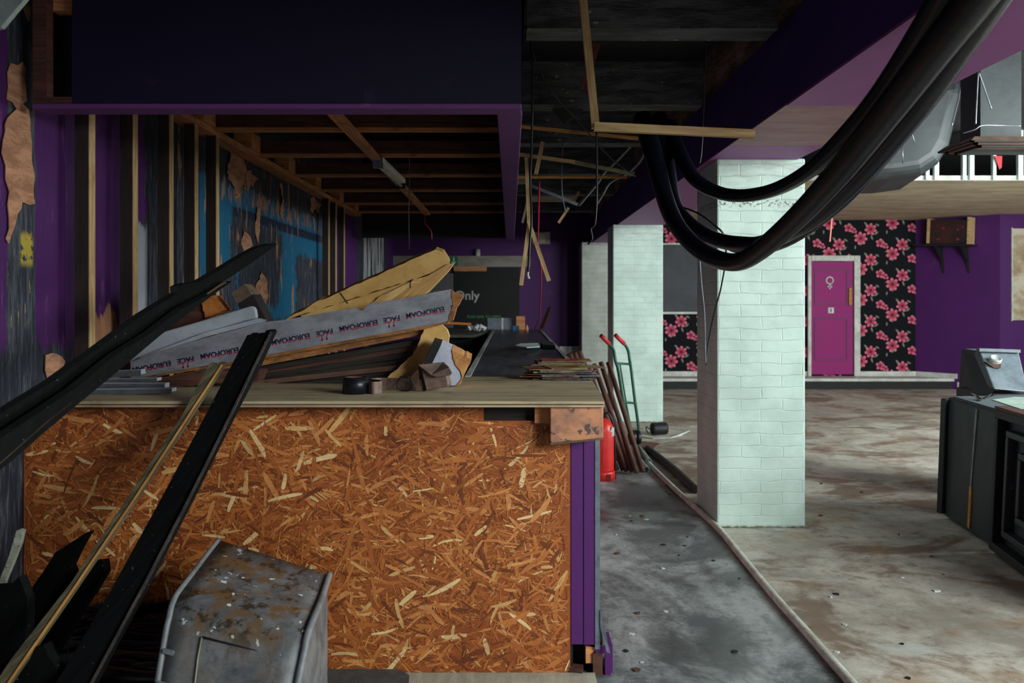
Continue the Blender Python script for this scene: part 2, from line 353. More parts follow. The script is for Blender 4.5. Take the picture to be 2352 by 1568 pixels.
    def lo(s):
        return V((sum(p.x for p in s.v)/len(s.v), sum(p.y for p in s.v)/len(s.v), min(p.z for p in s.v)))

def obj(name, mb, mat, parent=None, origin=None):
    """one mesh object; vertices are given in world space and stored relative to the thing's base"""
    org = V((0,0,0))
    if parent is not None:
        org = V(parent['_o'])
    elif origin is not None: org = V(origin)
    me = bpy.data.meshes.new(name); me.from_pydata([tuple(p-org) for p in mb.v], [], mb.f)
    ul = me.uv_layers.new(name='UVMap'); k = 0
    for poly, uv in zip(me.polygons, mb.u):
        for j in range(poly.loop_total): ul.data[poly.loop_start+j].uv = uv[j]
    me.polygons.foreach_set('use_smooth', mb.sm)
    bm = bmesh.new(); bm.from_mesh(me); bmesh.ops.recalc_face_normals(bm, faces=bm.faces); bm.to_mesh(me); bm.free()
    me.materials.append(mat); o = bpy.data.objects.new(name, me); COL.objects.link(o)
    if parent is not None: o.parent = parent
    else: o.location = org
    o['_o'] = tuple(org)
    return o
def bev(o, w=.006, seg=2):
    m = o.modifiers.new('Bevel', 'BEVEL'); m.width = w; m.segments = seg; m.limit_method = 'ANGLE'; m.angle_limit = math.radians(35); return o
def rough_up(o, amp=.006, lev=3, sc=.08):
    m = o.modifiers.new('Sub', 'SUBSURF'); m.subdivision_type = 'SIMPLE'; m.levels = lev; m.render_levels = lev
    t = bpy.data.textures.new('clouds', 'CLOUDS'); t.noise_scale = sc
    d = o.modifiers.new('Disp', 'DISPLACE'); d.texture = t; d.strength = amp; d.mid_level = .5; d.texture_coords = 'GLOBAL'; return o
def tag(o, label, cat, group=None, kind=None):
    o['label'] = label; o['category'] = cat
    if group: o['group'] = group
    if kind: o['kind'] = kind
    return o
def thing(name, label, cat, loc, group=None, kind=None):
    o = bpy.data.objects.new(name, None); o.empty_display_size = .1; COL.objects.link(o); o.location = loc; o['_o'] = tuple(loc)
    return tag(o, label, cat, group, kind)
def single(name, mb, mat, label, cat, group=None, kind=None):
    return tag(obj(name, mb, mat, origin=mb.lo()), label, cat, group, kind)
def struct(name, mb, mat, parent=None):
    o = obj(name, mb, mat, parent)
    if parent is None: o['kind'] = 'structure'
    return o
def text(name, s, size, origin, xdir, ydir, mat, parent, depth=.0006, align='LEFT', bold=0.0):
    cu = bpy.data.curves.new('t', 'FONT'); cu.body = s; cu.size = 1.0; cu.extrude = .01; cu.align_x = align; cu.offset = bold
    ob = bpy.data.objects.new('t', cu); COL.objects.link(ob); bpy.context.view_layer.update()
    me0 = bpy.data.meshes.new_from_object(ob.evaluated_get(bpy.context.evaluated_depsgraph_get()))
    origin, xdir, ydir = V(origin), V(xdir).normalized(), V(ydir).normalized(); n = xdir.cross(ydir)
    org = V(parent['_o']); vs = []
    raw = [v.co.copy() for v in me0.vertices]
    for c in raw: vs.append(tuple(origin+xdir*c.x*size+ydir*c.y*size+n*(c.z/.01+1)*depth-org))
    me = bpy.data.meshes.new(name); fs = [list(p.vertices) for p in me0.polygons]; me.from_pydata(vs, [], fs)
    ul = me.uv_layers.new(name='UVMap')
    for p in me.polygons:
        for j in range(p.loop_total):
            c = raw[me.loops[p.loop_start+j].vertex_index]; ul.data[p.loop_start+j].uv = (c.x, c.y)
    me.materials.append(mat); o = bpy.data.objects.new(name, me); COL.objects.link(o); o.parent = parent; o['_o'] = tuple(org)
    bpy.data.objects.remove(ob); return o

def jag(pts, amp, every=14):
    """break long outline edges into ragged steps"""
    out = []
    for i, a in enumerate(pts):
        b = pts[(i+1) % len(pts)]; out.append(a); L = math.hypot(b[0]-a[0], b[1]-a[1]); n = int(L/every)
        for k in range(1, n):
            t = k/n; nx, ny = -(b[1]-a[1])/L, (b[0]-a[0])/L; j = random.uniform(-amp, amp); out.append((a[0]+(b[0]-a[0])*t+nx*j, a[1]+(b[1]-a[1])*t+ny*j))
    return out

def jag3(p): return p
# ------------------------------------------------------------------ materials
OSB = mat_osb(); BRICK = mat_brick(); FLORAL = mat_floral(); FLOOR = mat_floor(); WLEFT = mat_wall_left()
PURP = mat_purple('purple_wall_paint', (78, 16, 98), (64, 13, 82), amt=.12)
PURD = mat_purple('indigo_fascia_paint', (13, 5, 46), (10, 4, 38), amt=.05)
PURS = mat_purple('purple_beam_side', (74, 38, 124), (60, 30, 104), amt=.12)
PURU = mat_purple('mauve_beam_underside', (150, 84, 148), (134, 70, 134), scuff=(196, 160, 192), amt=.4)
PURC = mat_purple('mauve_canopy_edge', (112, 62, 126), (96, 50, 112), scuff=(160, 120, 160), amt=.3)
BROWNP = surf('bare_brownish_board', (168, 132, 132), (146, 108, 116), 2.5, (1, 3), .7)
MAG = mat_purple('magenta_door_paint', (150, 14, 110), (134, 12, 98), amt=.04, rough=.7)
WHITE = surf('white_gloss_trim', (206, 206, 200), (172, 170, 164), 5, rough=.5)
GREYW = surf('pale_grey_paint', (150, 148, 144), (128, 126, 122), 5)
BLACK = surf('dusty_black_paint', (22, 22, 26), (12, 12, 14), 5, rough=.6, speck=(120, 118, 112), sp_t=.72)
SOOT = surf('sooty_black_ceiling', (34, 33, 36), (16, 16, 18), 3, (1, 2), .8, .6, .02, speck=(96, 92, 90), sp_t=.80, sp_s=6)
SOOTE = surf('flaking_concrete_edge', (96, 96, 100), (50, 50, 54), 3, (1, 5), .8, .6, .01, speck=(180, 174, 162), sp_t=.64, sp_s=14)
CONB = surf('brown_concrete', (190, 156, 144), (120, 96, 92), 4, (1, 2), .85, .8, .02, speck=(110, 76, 62), sp_t=.62, sp_s=12)
BLK = surf('matt_black', (16, 16, 18), (10, 10, 12), 5, rough=.7)
BOARD = surf('charcoal_board', (66, 68, 74), (56, 58, 64), 2, rough=.7, bump=.05)
SOFF = surf('aged_plasterboard', (206, 190, 164), (176, 158, 130), 1.6, (1, 2), .8, .2)
W_PALE = wood('pale_softwood', (206, 172, 124), (168, 130, 88))
W_DARKS = wood('dull_brown_softwood', (112, 78, 62), (84, 56, 46))  # dull brown wood for an edge line, a board and the tape core
W_STUD = wood('shaded_stud_side', (58,44,40), (40,30,28))
W_ORNG = wood('orange_softwood', (222, 152, 98), (176, 112, 70))
W_RED = wood('red_brown_board', (96, 56, 42), (66, 36, 28))
W_PLY = wood('plywood_face', (190, 172, 140), (158, 138, 106), rough=.6, scale=.5, speck=(84, 70, 54))
W_OLD = wood('weathered_batten', (112, 104, 76), (74, 66, 48), speck=(170, 160, 120))
W_YEL = wood('raw_yellow_pine', (206, 150, 76), (160, 104, 50))
BPLANK = wood('black_stained_plank', (14, 14, 16), (8, 8, 9), rough=.75, speck=(120, 120, 116), spec=.12)
EDGE = wood('splintered_edge', (120, 92, 62), (40, 30, 24), speck=(190, 160, 120))
LAM = wood('dark_layered_board', (46, 36, 28), (14, 12, 12), rough=.7)
FOAM = surf('beige_foam', (222, 180, 112), (198, 152, 86), 4, rough=.9, bump=.5, bd=.004, speck=(150, 106, 58), sp_t=.66, sp_s=30)
FOAME = wood('striated_foam_edge', (232, 194, 130), (190, 142, 84), rough=.9)
FOAMB = surf('browned_foam', (170, 112, 62), (110, 70, 40), 6, (1, 3), .9, .6, .008)
FOIL = surf('dull_silver_foil', (158, 158, 166), (128, 128, 138), 5, (1, 2), .42, .35, .004, metal=.25, speck=(92, 88, 88), sp_t=.72, sp_s=35)
COVE = surf('white_plastic_coving', (184, 190, 200), (162, 168, 180), 5, rough=.45, bump=.1, speck=(70, 66, 66), sp_t=.78, sp_s=20)
METAL = surf('galvanised_metal', (150, 156, 162), (120, 126, 132), 8, rough=.35, bump=.1, metal=.8)
GREYM = surf('grey_painted_metal', (112, 120, 132), (92, 98, 110), 12, rough=.5, speck=(60, 62, 66), sp_t=.6, sp_s=90)
RUST = surf('rusty_steel', (122, 82, 68), (84, 58, 52), 6, (1, 3), .75, .5, .002, speck=(164, 96, 62), sp_t=.62, sp_s=22)
COPPER = surf('stained_copper_board', (200, 136, 100), (140, 98, 82), 5, (1, 1.3), .6, .5, .004, speck=(88, 72, 72), sp_t=.56, sp_s=9)
RED = surf('red_enamel', (226, 44, 40), (206, 36, 34), 6, rough=.38, bump=.08, speck=(150, 60, 50), sp_t=.74, sp_s=40)
REDP = surf('red_plastic', (200, 48, 46), (180, 40, 40), 6, rough=.45)
GREEN = surf('green_tube_paint', (28, 92, 70), (20, 70, 54), 6, rough=.4)
RUBBER = surf('black_rubber', (14, 14, 16), (22, 22, 24), 8, (.4, 1), .42, .15, .002)
HOSE = surf('black_cable_sheath', (9, 11, 20), (15, 17, 28), 20, (1.2, 1), .30, .35, .003, spec=.38)
LEATH = surf('worn_brown_leather', (128, 100, 88), (84, 66, 60), 8, rough=.55, bump=.4, bd=.002)
TAPE = surf('navy_tape', (22, 24, 34), (14, 16, 24), 10, rough=.35)
DARKT = surf('dark_worktop', (84, 86, 92), (56, 58, 64), 3, (1, 5), .34, .15, .002, speck=(120, 122, 124), sp_t=.66, sp_s=24)
PIPEG = surf('scratched_grey_pipe', (138, 144, 142), (104, 108, 106), 9, (1, 2), .55, .2, .002, speck=(60, 60, 60), sp_t=.68)
COND = surf('dirty_white_conduit', (216, 218, 206), (176, 176, 162), 9, (1, 2), .6, .3, .002, speck=(110, 100, 84), sp_t=.72, sp_s=50)
PLGREY = surf('mottled_grey_plastic', (122, 124, 128), (98, 100, 106), 5, rough=.55, bump=.3, bd=.003, speck=(84, 72, 52), sp_t=.58, sp_s=10)
CAB = surf('dusty_black_cabinet', (42, 47, 54), (28, 31, 38), 4, (2, 1), .5, .25, .003, speck=(96, 104, 110), sp_t=.66, sp_s=18)
CABT = surf('dusty_grey_top', (100, 110, 118), (78, 88, 96), 4, rough=.5, speck=(64, 64, 66), sp_t=.68, sp_s=26)
DUCT = surf('dark_sheet_metal', (36, 44, 48), (18, 22, 28), 2.2, (1, 1), .5, .2, .005)
MAT_ = surf('grey_rubber_mat', (84, 82, 84), (70, 68, 70), 20, rough=.9, speck=(150, 148, 140), sp_t=.72, sp_s=60)
LINO = surf('pale_board_flooring', (186, 182, 166), (166, 160, 144), 5, (1, 5), .7, .2)
def plain(name, c, rough=.6, emit=0):
    if name in MATS: return MATS[name]
    g = G(name); m = g.done(g.mix(g.noise(g.ob, 12, 3), s2l(c), tuple(k*.85 for k in s2l(c))), rough)
    if emit: g.b.inputs['Emission Color'].default_value = (*s2l(c), 1); g.b.inputs['Emission Strength'].default_value = emit
    MATS[name] = m; return m

# ------------------------------------------------------------------ the room
struct('floor', MB().box(-2.2, 12, -3, 16, -.1, 0), FLOOR)
struct('wall_left', MB().box(-2.14, -2.02, -3, 14.9, 0, 3.45, V((0,1,0))), WLEFT)
struct('wall_back', MB().box(-2.14, 1.96, 14.8, 14.9, 0, 3.6), PURP)
YF = 15.4
XR = XX(2103, YF)
struct('wall_floral', MB().box(1.86, XR, YF, YF+.1, 0, 3.6), FLORAL)
xa, ya = XR, YF; yb = 14.35; xb = XX(2297, yb)
struct('wall_right', MB().hexa([(xa,ya,0),(xb,yb,0),(xb+.1,yb+.1,0),(xa,ya+.1,0),(xa,ya,3.6),(xb,yb,3.6),(xb+.1,yb+.1,3.6),(xa,ya+.1,3.6)]), PURP)
struct('wall_right_end', MB().hexa([(xb,yb,0),(12,14.9,0),(12,15,0),(xb,yb+.1,0),(xb,yb,3.6),(12,14.9,3.6),(12,15,3.6),(xb,yb+.1,3.6)]), PURP)
ZB = 2.52; BX0, BX1 = 1.36, 1.96
struct('ceiling_bar_side', MB().box(-2.14, BX0+.12, -3, 14.9, 3.45, 3.55), SOOT)
struct('ceiling_upper', MB().box(BX1-.1, 12, -3, 15.5, 3.6, 3.7), SOOT)
ZS = ZZ(505, YF); YS = (ZS-H)*F/(CY-414)
s = struct('ceiling_lowered', MB().box(2.15, 12, YS, YF, ZS, ZS+.02), SOFF)
struct('trim_1', MB().box(2.15, 12, YS-.02, YS, ZS-.004, ZS+.055), WHITE)
# platform along the floral wall
zp = ZZ(869, 14.9)
pe = (XX(2211, 14.9), 14.9)
pl = thing('platform_step', 'long black step with a white nosing along the floral wall', 'step', (4.5, 14.9, 0), kind='structure')
obj('riser', MB().prism([(1.97,14.93,0), (pe[0]-.03,14.93,0), (XR-.02,YF,0), (1.97,YF,0)], (0,0,zp-.05)), BLK, pl)
obj('nosing', MB().prism([(1.97,14.9,zp-.05), (pe[0],14.9,zp-.05), (XR,YF,zp-.05), (1.97,YF,zp-.05)], (0,0,.05)), WHITE, pl)
dx0, dx1 = XX(1853, YF), XX(1973, YF)
sk = MB().box(dx1, XR, YF-.02, YF, zp, zp+.085); struct('baseboard_far', sk, WHITE)
struct('baseboard_floral', MB().box(2.0, dx0, YF-.02, YF, zp, zp+.085), WHITE)
dv = (V((xb,yb,0))-V((xa,ya,0))).normalized(); nv = V((-dv.y*-1, 0, 0)); nrm = V((dv.y, -dv.x, 0)).normalized()
if nrm.y > 0: nrm = -nrm
p0, p1 = V((xa,ya,0)), V((xa,ya,0))+dv*.72
q = MB(); q.hexa([p0+V((0,0,zp)), p1+V((0,0,zp)), p1+nrm*-.02+V((0,0,zp)), p0+nrm*-.02+V((0,0,zp))] + [p+V((0,0,zp+.085)) for p in (p0, p1, p1-nrm*.02, p0-nrm*.02)])
q = MB(); a0, a1 = p0+nrm*.02, p1+nrm*.02
q.hexa([p0+V((0,0,zp)), p1+V((0,0,zp)), a1+V((0,0,zp)), a0+V((0,0,zp)), p0+V((0,0,zp+.085)), p1+V((0,0,zp+.085)), a1+V((0,0,zp+.085)), a0+V((0,0,zp+.085))])
struct('baseboard_right', q, WHITE)
p2, p3 = p1, V((xb,yb,0)); a2, a3 = p2+nrm*.02, p3+nrm*.02; zh = V((0,0,.13))
struct('baseboard_right_low', MB().hexa([p2,p3,a3,a2,p2+zh,p3+zh,a3+zh,a2+zh]), WHITE)
# ladies' door
DY = YF-.01
door = thing('door_1', 'magenta panelled door with a white female symbol in a pale frame', 'door', (XX(1908,YF), DY, zp), kind='structure')
lx0, lx1 = XX(1861, YF), XX(1957, YF); lz0, lz1 = ZZ(859, YF), ZZ(601, YF)
d = MB(); d.box(lx0, lx1, DY-.03, DY, lz0, lz1); leaf = obj('leaf', d, MAG, door)
def rim(mb, x0, x1, z0, z1, y, w=.02, t=.02):
    mb.box(x0, x1, y-t, y, z1-w, z1); mb.box(x0, x1, y-t, y, z0, z0+w); mb.box(x0, x0+w, y-t, y, z0+w, z1-w); mb.box(x1-w, x1, y-t, y, z0+w, z1-w)
MAGD = mat_purple('magenta_panel_moulding', (112, 20, 92), (100, 16, 82), amt=.03)
for (ya_, yb_) in ((617, 699), (728, 827)):
    m = MB(); rim(m, XX(1868.5, YF), XX(1945.5, YF), ZZ(yb_, YF), ZZ(ya_, YF), DY-.03, .03, .012); obj('panel_moulding', m, MAGD, leaf)
fr = MB(); fx0, fx1 = XX(1853, YF), XX(1973, YF); fz = ZZ(587, YF)
fr.box(fx0, lx0, DY-.06, DY, zp, fz); fr.box(lx1+.015, fx1, DY-.06, DY, zp, fz); fr.box(lx0, lx1+.015, DY-.06, DY, lz1+.01, fz)
bev(obj('frame', fr, WHITE, door), .008)
sgn = MB(); cxs, czs, rr = XX(1903.5, YF), ZZ(644, YF), .062
pts = [(cxs+math.cos(a)*rr, DY-.035, czs+math.sin(a)*rr) for a in [i*2*math.pi/20 for i in range(21)]]
sgn.tube(pts, .013, 8, False, False); sgn.box(cxs-.012, cxs+.012, DY-.047, DY-.03, czs-.155, czs-rr); sgn.box(cxs-.04, cxs+.04, DY-.047, DY-.03, czs-.122, czs-.098)
obj('female_symbol', sgn, WHITE, leaf)
k = MB().box(XX(1900,YF), XX(1913,YF), DY-.036, DY-.03, ZZ(719,YF), ZZ(706,YF)); kp = obj('lock_plate', k, WHITE, leaf)
obj('keyhole', MB().box(XX(1905.5,YF), XX(1907.5,YF), DY-.038, DY-.036, ZZ(716.5,YF), ZZ(708.5,YF)), BLK, kp) if False else obj('keyhole', MB().box(XX(1905.5,YF), XX(1907.5,YF), DY-.039, DY-.034, ZZ(716.5,YF), ZZ(708.5,YF)), BLK, leaf)
bev(obj('handle', MB().box(XX(1946,YF), XX(1953,YF), DY-.075, DY-.03, ZZ(700,YF), ZZ(661,YF)), W_YEL, leaf), .01)

# brick columns
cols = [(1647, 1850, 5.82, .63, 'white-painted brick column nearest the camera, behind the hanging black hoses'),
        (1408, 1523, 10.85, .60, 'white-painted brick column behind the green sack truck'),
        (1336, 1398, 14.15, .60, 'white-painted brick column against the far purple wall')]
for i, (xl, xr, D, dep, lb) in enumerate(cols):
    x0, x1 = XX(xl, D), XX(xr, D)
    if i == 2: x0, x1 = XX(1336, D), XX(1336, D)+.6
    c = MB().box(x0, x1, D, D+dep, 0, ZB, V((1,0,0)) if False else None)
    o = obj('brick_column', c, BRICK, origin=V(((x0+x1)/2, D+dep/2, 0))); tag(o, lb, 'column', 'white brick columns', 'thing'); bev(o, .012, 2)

# big beam over the columns
bm_ = thing('ceiling_beam', 'deep boxed beam with dark purple side and mauve underside above the columns', 'beam', (1.66, 7, ZB), kind='structure')
Ya = (ZB-H)*F/(CY-237)
obj('side_board', MB().box(BX0, BX0+.02, -3, 14.8, ZB, 2.93), PURS, bm_)
obj('underside_panel', MB().box(BX0, BX1, -3, Ya, ZB-.012, ZB-.0), PURU, bm_)
obj('underside_panel', MB().box(BX0, BX1, Ya+.012, 5.3, ZB-.008, ZB), BROWNP, bm_)
obj('underside_panel', MB().box(BX0, BX1, 5.305, 14.8, ZB-.008, ZB+.0), PURU, bm_)
obj('core', MB().box(BX0+.02, BX1, -3, 14.8, ZB, 2.93), PURS, bm_)
co = obj('rough_upper_edge', MB().box(BX0+.03, BX1, -3, 14.8, 2.93, 3.6), CONB, bm_)
obj('ledge_debris', MB().box(BX0+.0, BX0+.03, -3, 14.8, 2.93, 2.942), EDGE, bm_)
# downstand beams across the dark ceiling
zb2 = H+1.32; lbs = ['nearest flaking black concrete rib across the ceiling', 'second flaking black rib of the ceiling', 'third flaking black rib of the ceiling', 'fourth flaking black rib of the ceiling', 'fifth flaking black rib of the ceiling', 'rearmost flaking black rib of the ceiling']
for i, D in enumerate((4.14, 5.75, 7.15, 8.9, 10.6, 12.6)):
    o = struct('ceiling_rib', MB().box(.08, BX0-.06, D, D+.2, zb2, 3.45), SOOTE); tag(o, lbs[i], 'ceiling rib', 'ribs of the dark ceiling', 'structure')
# board between the first two ribs, slightly lower than the slab
struct('ceiling_board', MB().box(.08, BX0-.06, 4.36, 5.75, 3.16, 3.18), BLACK)

# ------------------------------------------------------------------ canopy over the bar
ZC = ZZ(250, 3.45); CXR = XX(1198, 3.45); CXL = XX(165, 3.45); YC = 10.84
can = thing('bar_canopy', 'large dark purple boxed canopy hanging over the bar', 'canopy', (-.9, 3.45, ZC))
obj('front_panel', MB().box(CXL, CXR, 3.45, 3.47, ZC+.02, 3.45), PURD, can)
obj('side_panel', MB().box(CXR-.02, CXR, 3.47, YC, ZC+.02, 3.45), PURD, can)
obj('rear_panel', MB().box(-1.88, CXR-.02, YC-.02, YC, ZC+.02, 3.45), BLK, can)
bev(obj('front_edge', MB().box(-1.93, CXR, 3.44, 3.56, ZC, ZC+.02), PURC, can), .004)
bev(obj('side_edge', MB().box(CXR-.1, CXR+.004, 3.56, YC, ZC, ZC+.02), PURC, can), .004)
zc1 = ZZ(222, 3.45)
obj('end_board', MB().box(XX(75,3.45), CXL, 3.45, 3.49, ZC+.02, zc1), W_RED, can)
obj('end_post', MB().box(XX(75,3.45), XX(107,3.45), 3.45, 3.5, zc1, 3.45), W_RED, can)
obj('end_noggin', MB().box(XX(118,3.5), CXL, 3.5, 3.56, ZZ(24,3.5), ZZ(0,3.5)+.1), W_ORNG, can)
obj('end_backing', MB().box(XX(107,3.6), CXL+.02, 3.6, 3.62, ZC+.02, 3.45), BLK, can)
# joists
ZJ = H+1.1
jl = ['timber joist nearest the canopy front', 'timber joist second from the canopy front', 'timber joist third from the canopy front, above the lamp end', 'timber joist just behind the hanging lamp', 'timber joist third from the far end of the canopy', 'timber joist second from the far end of the canopy', 'timber joist at the far end of the canopy']
for i, D in enumerate((4.5, 5.5, 6.47, 7.51, 8.52, 9.67, 10.6)):
    t = thing('ceiling_joist', jl[i], 'joist', (-.95, D, ZJ), 'joists of the bar canopy')
    obj('beam_web', MB().box(-1.89, CXR-.03, D-.05, D-.01, ZJ+.004, ZJ+.1), W_RED, t)
    obj('lit_underside', MB().box(-1.89, CXR-.03, D-.055, D, ZJ-.018, ZJ+.004), W_ORNG, t)  # paler joist underside, bounced light put into the wood colour
    b = single('joist_block', MB().box(-2.0, -1.87, D-.3, D-.08, ZJ+.0, ZJ+.12), W_ORNG, ['rough orange timber block by the wall, '+s_ for s_ in ('closest to the canopy front', 'second from the canopy front', 'third from the canopy front', 'middle of the canopy', 'third from the far end', 'second from the far end', 'at the far end')][i], 'timber block', 'blocks along the wall plate')
single('wall_plate', MB().box(-2.0, -1.89, 3.6, 10.8, ZJ-.04, ZJ+.0, V((0,1,0))), W_ORNG, 'long orange softwood plate running along the top of the wall studs', 'timber plate')
single('ceiling_batten', MB().bar((-1.0, 4.2, ZJ-.035), (-1.02, 10.5, ZJ-.035), .07, .03), W_ORNG, 'long softwood batten running under the canopy joists', 'batten')
lf = thing('fluorescent_lamp', 'white fluorescent fitting hanging under the canopy joists', 'lamp', (-1.0, 7.1, 2.5))
l0, l1 = P(868, 366, 6.4), P(922, 416, 7.6)
bev(obj('body', MB().bar(l0, l1, .075, .045), surf('lamp_white', (246, 240, 226), (226, 216, 200), 6), lf), .008)
obj('tube', MB().tube([l0+V((0,0,-.045)), l1+V((0,0,-.045))], .013, 10), WHITE, lf)
obj('end_cap', MB().bar(l0+V((0,-.02,-.02)), l0+V((0,.03,-.02)), .07, .09), GREYM, lf)
obj('end_cap', MB().bar(l1+V((0,-.03,-.02)), l1+V((0,.02,-.02)), .07, .09), BLK, lf)
# studs
sl = ['first pale timber wall stud, closest to the canopy front', 'second pale timber wall stud from the canopy front', 'third pale timber wall stud from the canopy front', 'fourth pale timber wall stud, before the blue paint', 'fifth pale timber wall stud beside the wide blue wall', 'first of the three close studs beyond the blue wall', 'middle of the three close studs beyond the blue wall', 'last of the three close studs beyond the blue wall']
for i, x in enumerate((218, 316, 398, 455, 503, 757, 773, 792)):
    D = 1.89*F/(CX-x)
    t = thing('wall_stud', sl[i], 'stud', (-1.94, D, 0), 'timber studs on the left wall')
    obj('timber', MB().box(-1.955, -1.892, D-.055, D, 0, ZJ-.04, V((0,0,1))), W_STUD, t)  # side facing the camera in a darker tone, its shade put into the colour
    obj('front_edge', MB().box(-1.892, -1.888, D-.055, D, 0, ZJ-.04, V((0,0,1))), W_PALE, t)  # lit edge of the same stud as a paler strip
# torn paper hanging from the blue wall
TAN = surf('torn_tan_paper', (206, 150, 116), (160, 110, 84), 8, (1, 3), .85, .3, .003)
def torn(pts_yz, out, label):
    pts = [V((-2.012+out*random.random(), y, z)) for (y, z) in jag(pts_yz, .008, .03)]
    o = single('torn_paper', MB().prism(pts, (.004, 0, 0)), TAN, label, 'torn paper', 'torn paper on the blue wall')
    o.location.x = -2.012
def wp(x, y):
    p = PX(x, y, -2.012); return (p.y, p.z)
torn([wp(*p) for p in ((535,330),(552,322),(556,350),(562,380),(570,405),(556,432),(545,455),(538,430),(528,418),(520,395),(526,360))], .03, 'largest ragged tongue of torn tan paper at the top of the blue wall')
torn([wp(*p) for p in ((560,395),(572,392),(590,410),(584,430),(576,425),(570,440))], .03, 'small ragged torn paper just right of the largest tongue')
torn([wp(*p) for p in ((643,420),(650,424),(652,470),(648,495),(643,490),(646,455))], .02, 'long thin strip of torn paper in the middle of the blue wall')
torn([wp(*p) for p in ((560,525),(575,548),(583,575),(572,600),(556,610),(562,580),(556,560))], .02, 'tan paper patch above the black plank tip')
torn([wp(*p) for p in ((601,622),(608,640),(615,650),(612,690),(604,715),(592,700),(584,680),(590,650))], .02, 'tan paper patch low on the blue wall above the white coving')
torn([wp(*p) for p in ((590,475),(599,478),(596,520),(594,560),(588,545),(586,520))], .02, 'narrow tan paper strip above the tan patch')
torn([wp(*p) for p in ((712,455),(720,452),(735,470),(733,492),(724,480),(716,490))], .02, 'curled paper scrap by the three close studs')

torn([wp(*p) for p in ((17,165),(25,145),(40,150),(50,142),(60,160),(58,200),(62,232),(52,238),(66,252),(70,300),(73,330),(71,370),(79,405),(77,430),(81,468),(66,470),(52,464),(40,490),(34,520),(26,538),(18,560),(14,548),(20,500),(17,470),(20,440),(12,410),(12,380),(3,352),(5,320),(12,300),(10,285),(24,262),(38,250),(30,236),(16,228),(20,200))], .006, 'large peeled tan plaster patch on the wall beside the canopy end')
torn([wp(*p) for p in ((60,0),(68,20),(66,48),(58,30),(52,8))], .006, 'small tan scrap near the ceiling beside the canopy end post')
torn([wp(*p) for p in ((105,815),(130,812),(150,830),(140,850),(110,872),(102,850))], .006, 'low tan patch on the purple wall behind the black planks')
# ------------------------------------------------------------------ the bar
ZT = ZZ(921, 3.43); YB0 = 3.43; YFc = 3.533; YBk = (H-ZT)*F/(865-CY)
bar = thing('bar_counter', 'long bar with chipboard end panel and plywood top', 'bar', (-.8, YFc, 0))
o_l, o_r = -2.015, XX(1310, YFc)
zr0, zr1 = ZZ(966, YFc), ZZ(930, YFc)
xr0, xr1, xr2 = XX(1111, YFc), XX(1228, YFc), XX(1262, YFc)
pts = [(o_l,YFc,.0),(o_r,YFc,.0),(o_r,YFc,zr0),(xr0,YFc,zr0),(xr0,YFc,ZT-.026),(o_l,YFc,ZT-.026)]
osb_panel('end_panel', bar, o_l, o_r, 0, ZT-.026, YFc, (xr0, zr0), OSB)
pt = obj('plywood_top', MB().prism([(-2.015,YB0,ZT-.025),(XX(1388,YB0),YB0,ZT-.025),(XX(1356,YBk),YBk,ZT-.025),(-2.015,YBk,ZT-.025)], (0,0,.025), V((1,0,0))), W_PLY, bar); bev(pt, .002)
obj('ply_edge_line', MB().box(-2.0, XX(1387,YB0), YB0-.0015, YB0, ZT-.016, ZT-.011), W_DARKS, bar)
obj('recess_rail', MB().box(xr0, xr2, YFc+.03, YFc+.07, zr0-.01, ZT-.026), LAM, bar)
obj('packing_block', MB().box(xr1, xr2+.02, YFc-.02, YFc+.03, ZZ(970,YFc), ZT-.026), W_ORNG, bar)
bk = MB(); bx0, bx1 = XX(1264, 3.45), XX(1386, 3.45)
bk.hexa([(bx0,3.45,ZZ(1019,3.45)),(bx1,3.45,ZZ(1007,3.45)),(bx1,3.6,ZZ(1007,3.45)),(bx0,3.6,ZZ(1019,3.45)),(bx0,3.45,ZT-.026),(bx1,3.45,ZT-.026),(bx1,3.6,ZT-.026),(bx0,3.6,ZT-.026)])
o = obj('corner_box', bk, COPPER, bar); bev(o, .004)
obj('corner_box_lip', MB().bar((bx0,3.447,ZZ(1019,3.45)), (bx1,3.447,ZZ(1007,3.45)), .006, .008), EDGE, bar)
obj('gap_shade', MB().box(o_r, o_r+.012, YFc+.02, YFc+.06, .0, ZT-.03), BLK, bar)  # black strip standing in for the shade inside the gap
px0, px1 = XX(1312, YFc), XX(1366, YFc)
zpb = ZZ(1480, YFc)
PURB = mat_purple('bright_purple_board', (88, 20, 106), (76, 17, 92), amt=.1, rough=.6)
obj('purple_end_board', MB().box(px0, px0+.052, YFc+.004, YFc+.06, zpb, ZT-.14), PURB, bar)
obj('purple_end_board', MB().box(px0+.053, px1, YFc+.0, YFc+.06, zpb, ZT-.14), PURB, bar)
obj('metal_edge_strip', MB().box(px1+.001, XX(1378,YFc), YFc-.004, YFc+.04, ZZ(1490,YFc), ZT-.14), GREYM, bar)
obj('front_board', MB().box(XX(1378,YFc)-.02, XX(1378,YFc), YFc+.04, 12.4, 0, ZT-.03, V((0,1,0))), BROWNP, bar)  # unseen customer side, its pale tone chosen to bounce light onto the columns
ft = MB(); ft.box(XX(1368,YFc), XX(1403,YFc), YFc-.0, YFc+.02, ZZ(1500,YFc), ZZ(1485,YFc)); ft.box(XX(1390,YFc), XX(1403,YFc), YFc, YFc+.02, .0, ZZ(1500,YFc)); ft.box(XX(1401,YFc), XX(1403,YFc)+.01, YFc+.02, 3.7, 0, ZZ(1487,YFc))
obj('purple_kick_board', ft, PURB, bar)
obj('bent_metal_strip', MB().prism([P(1379,1400,YFc-.01), P(1384,1420,YFc-.01), P(1402,1500,YFc-.03), P(1394,1498,YFc-.03), P(1379,1440,YFc-.01)], (0,.004,0)), GREYM, bar)
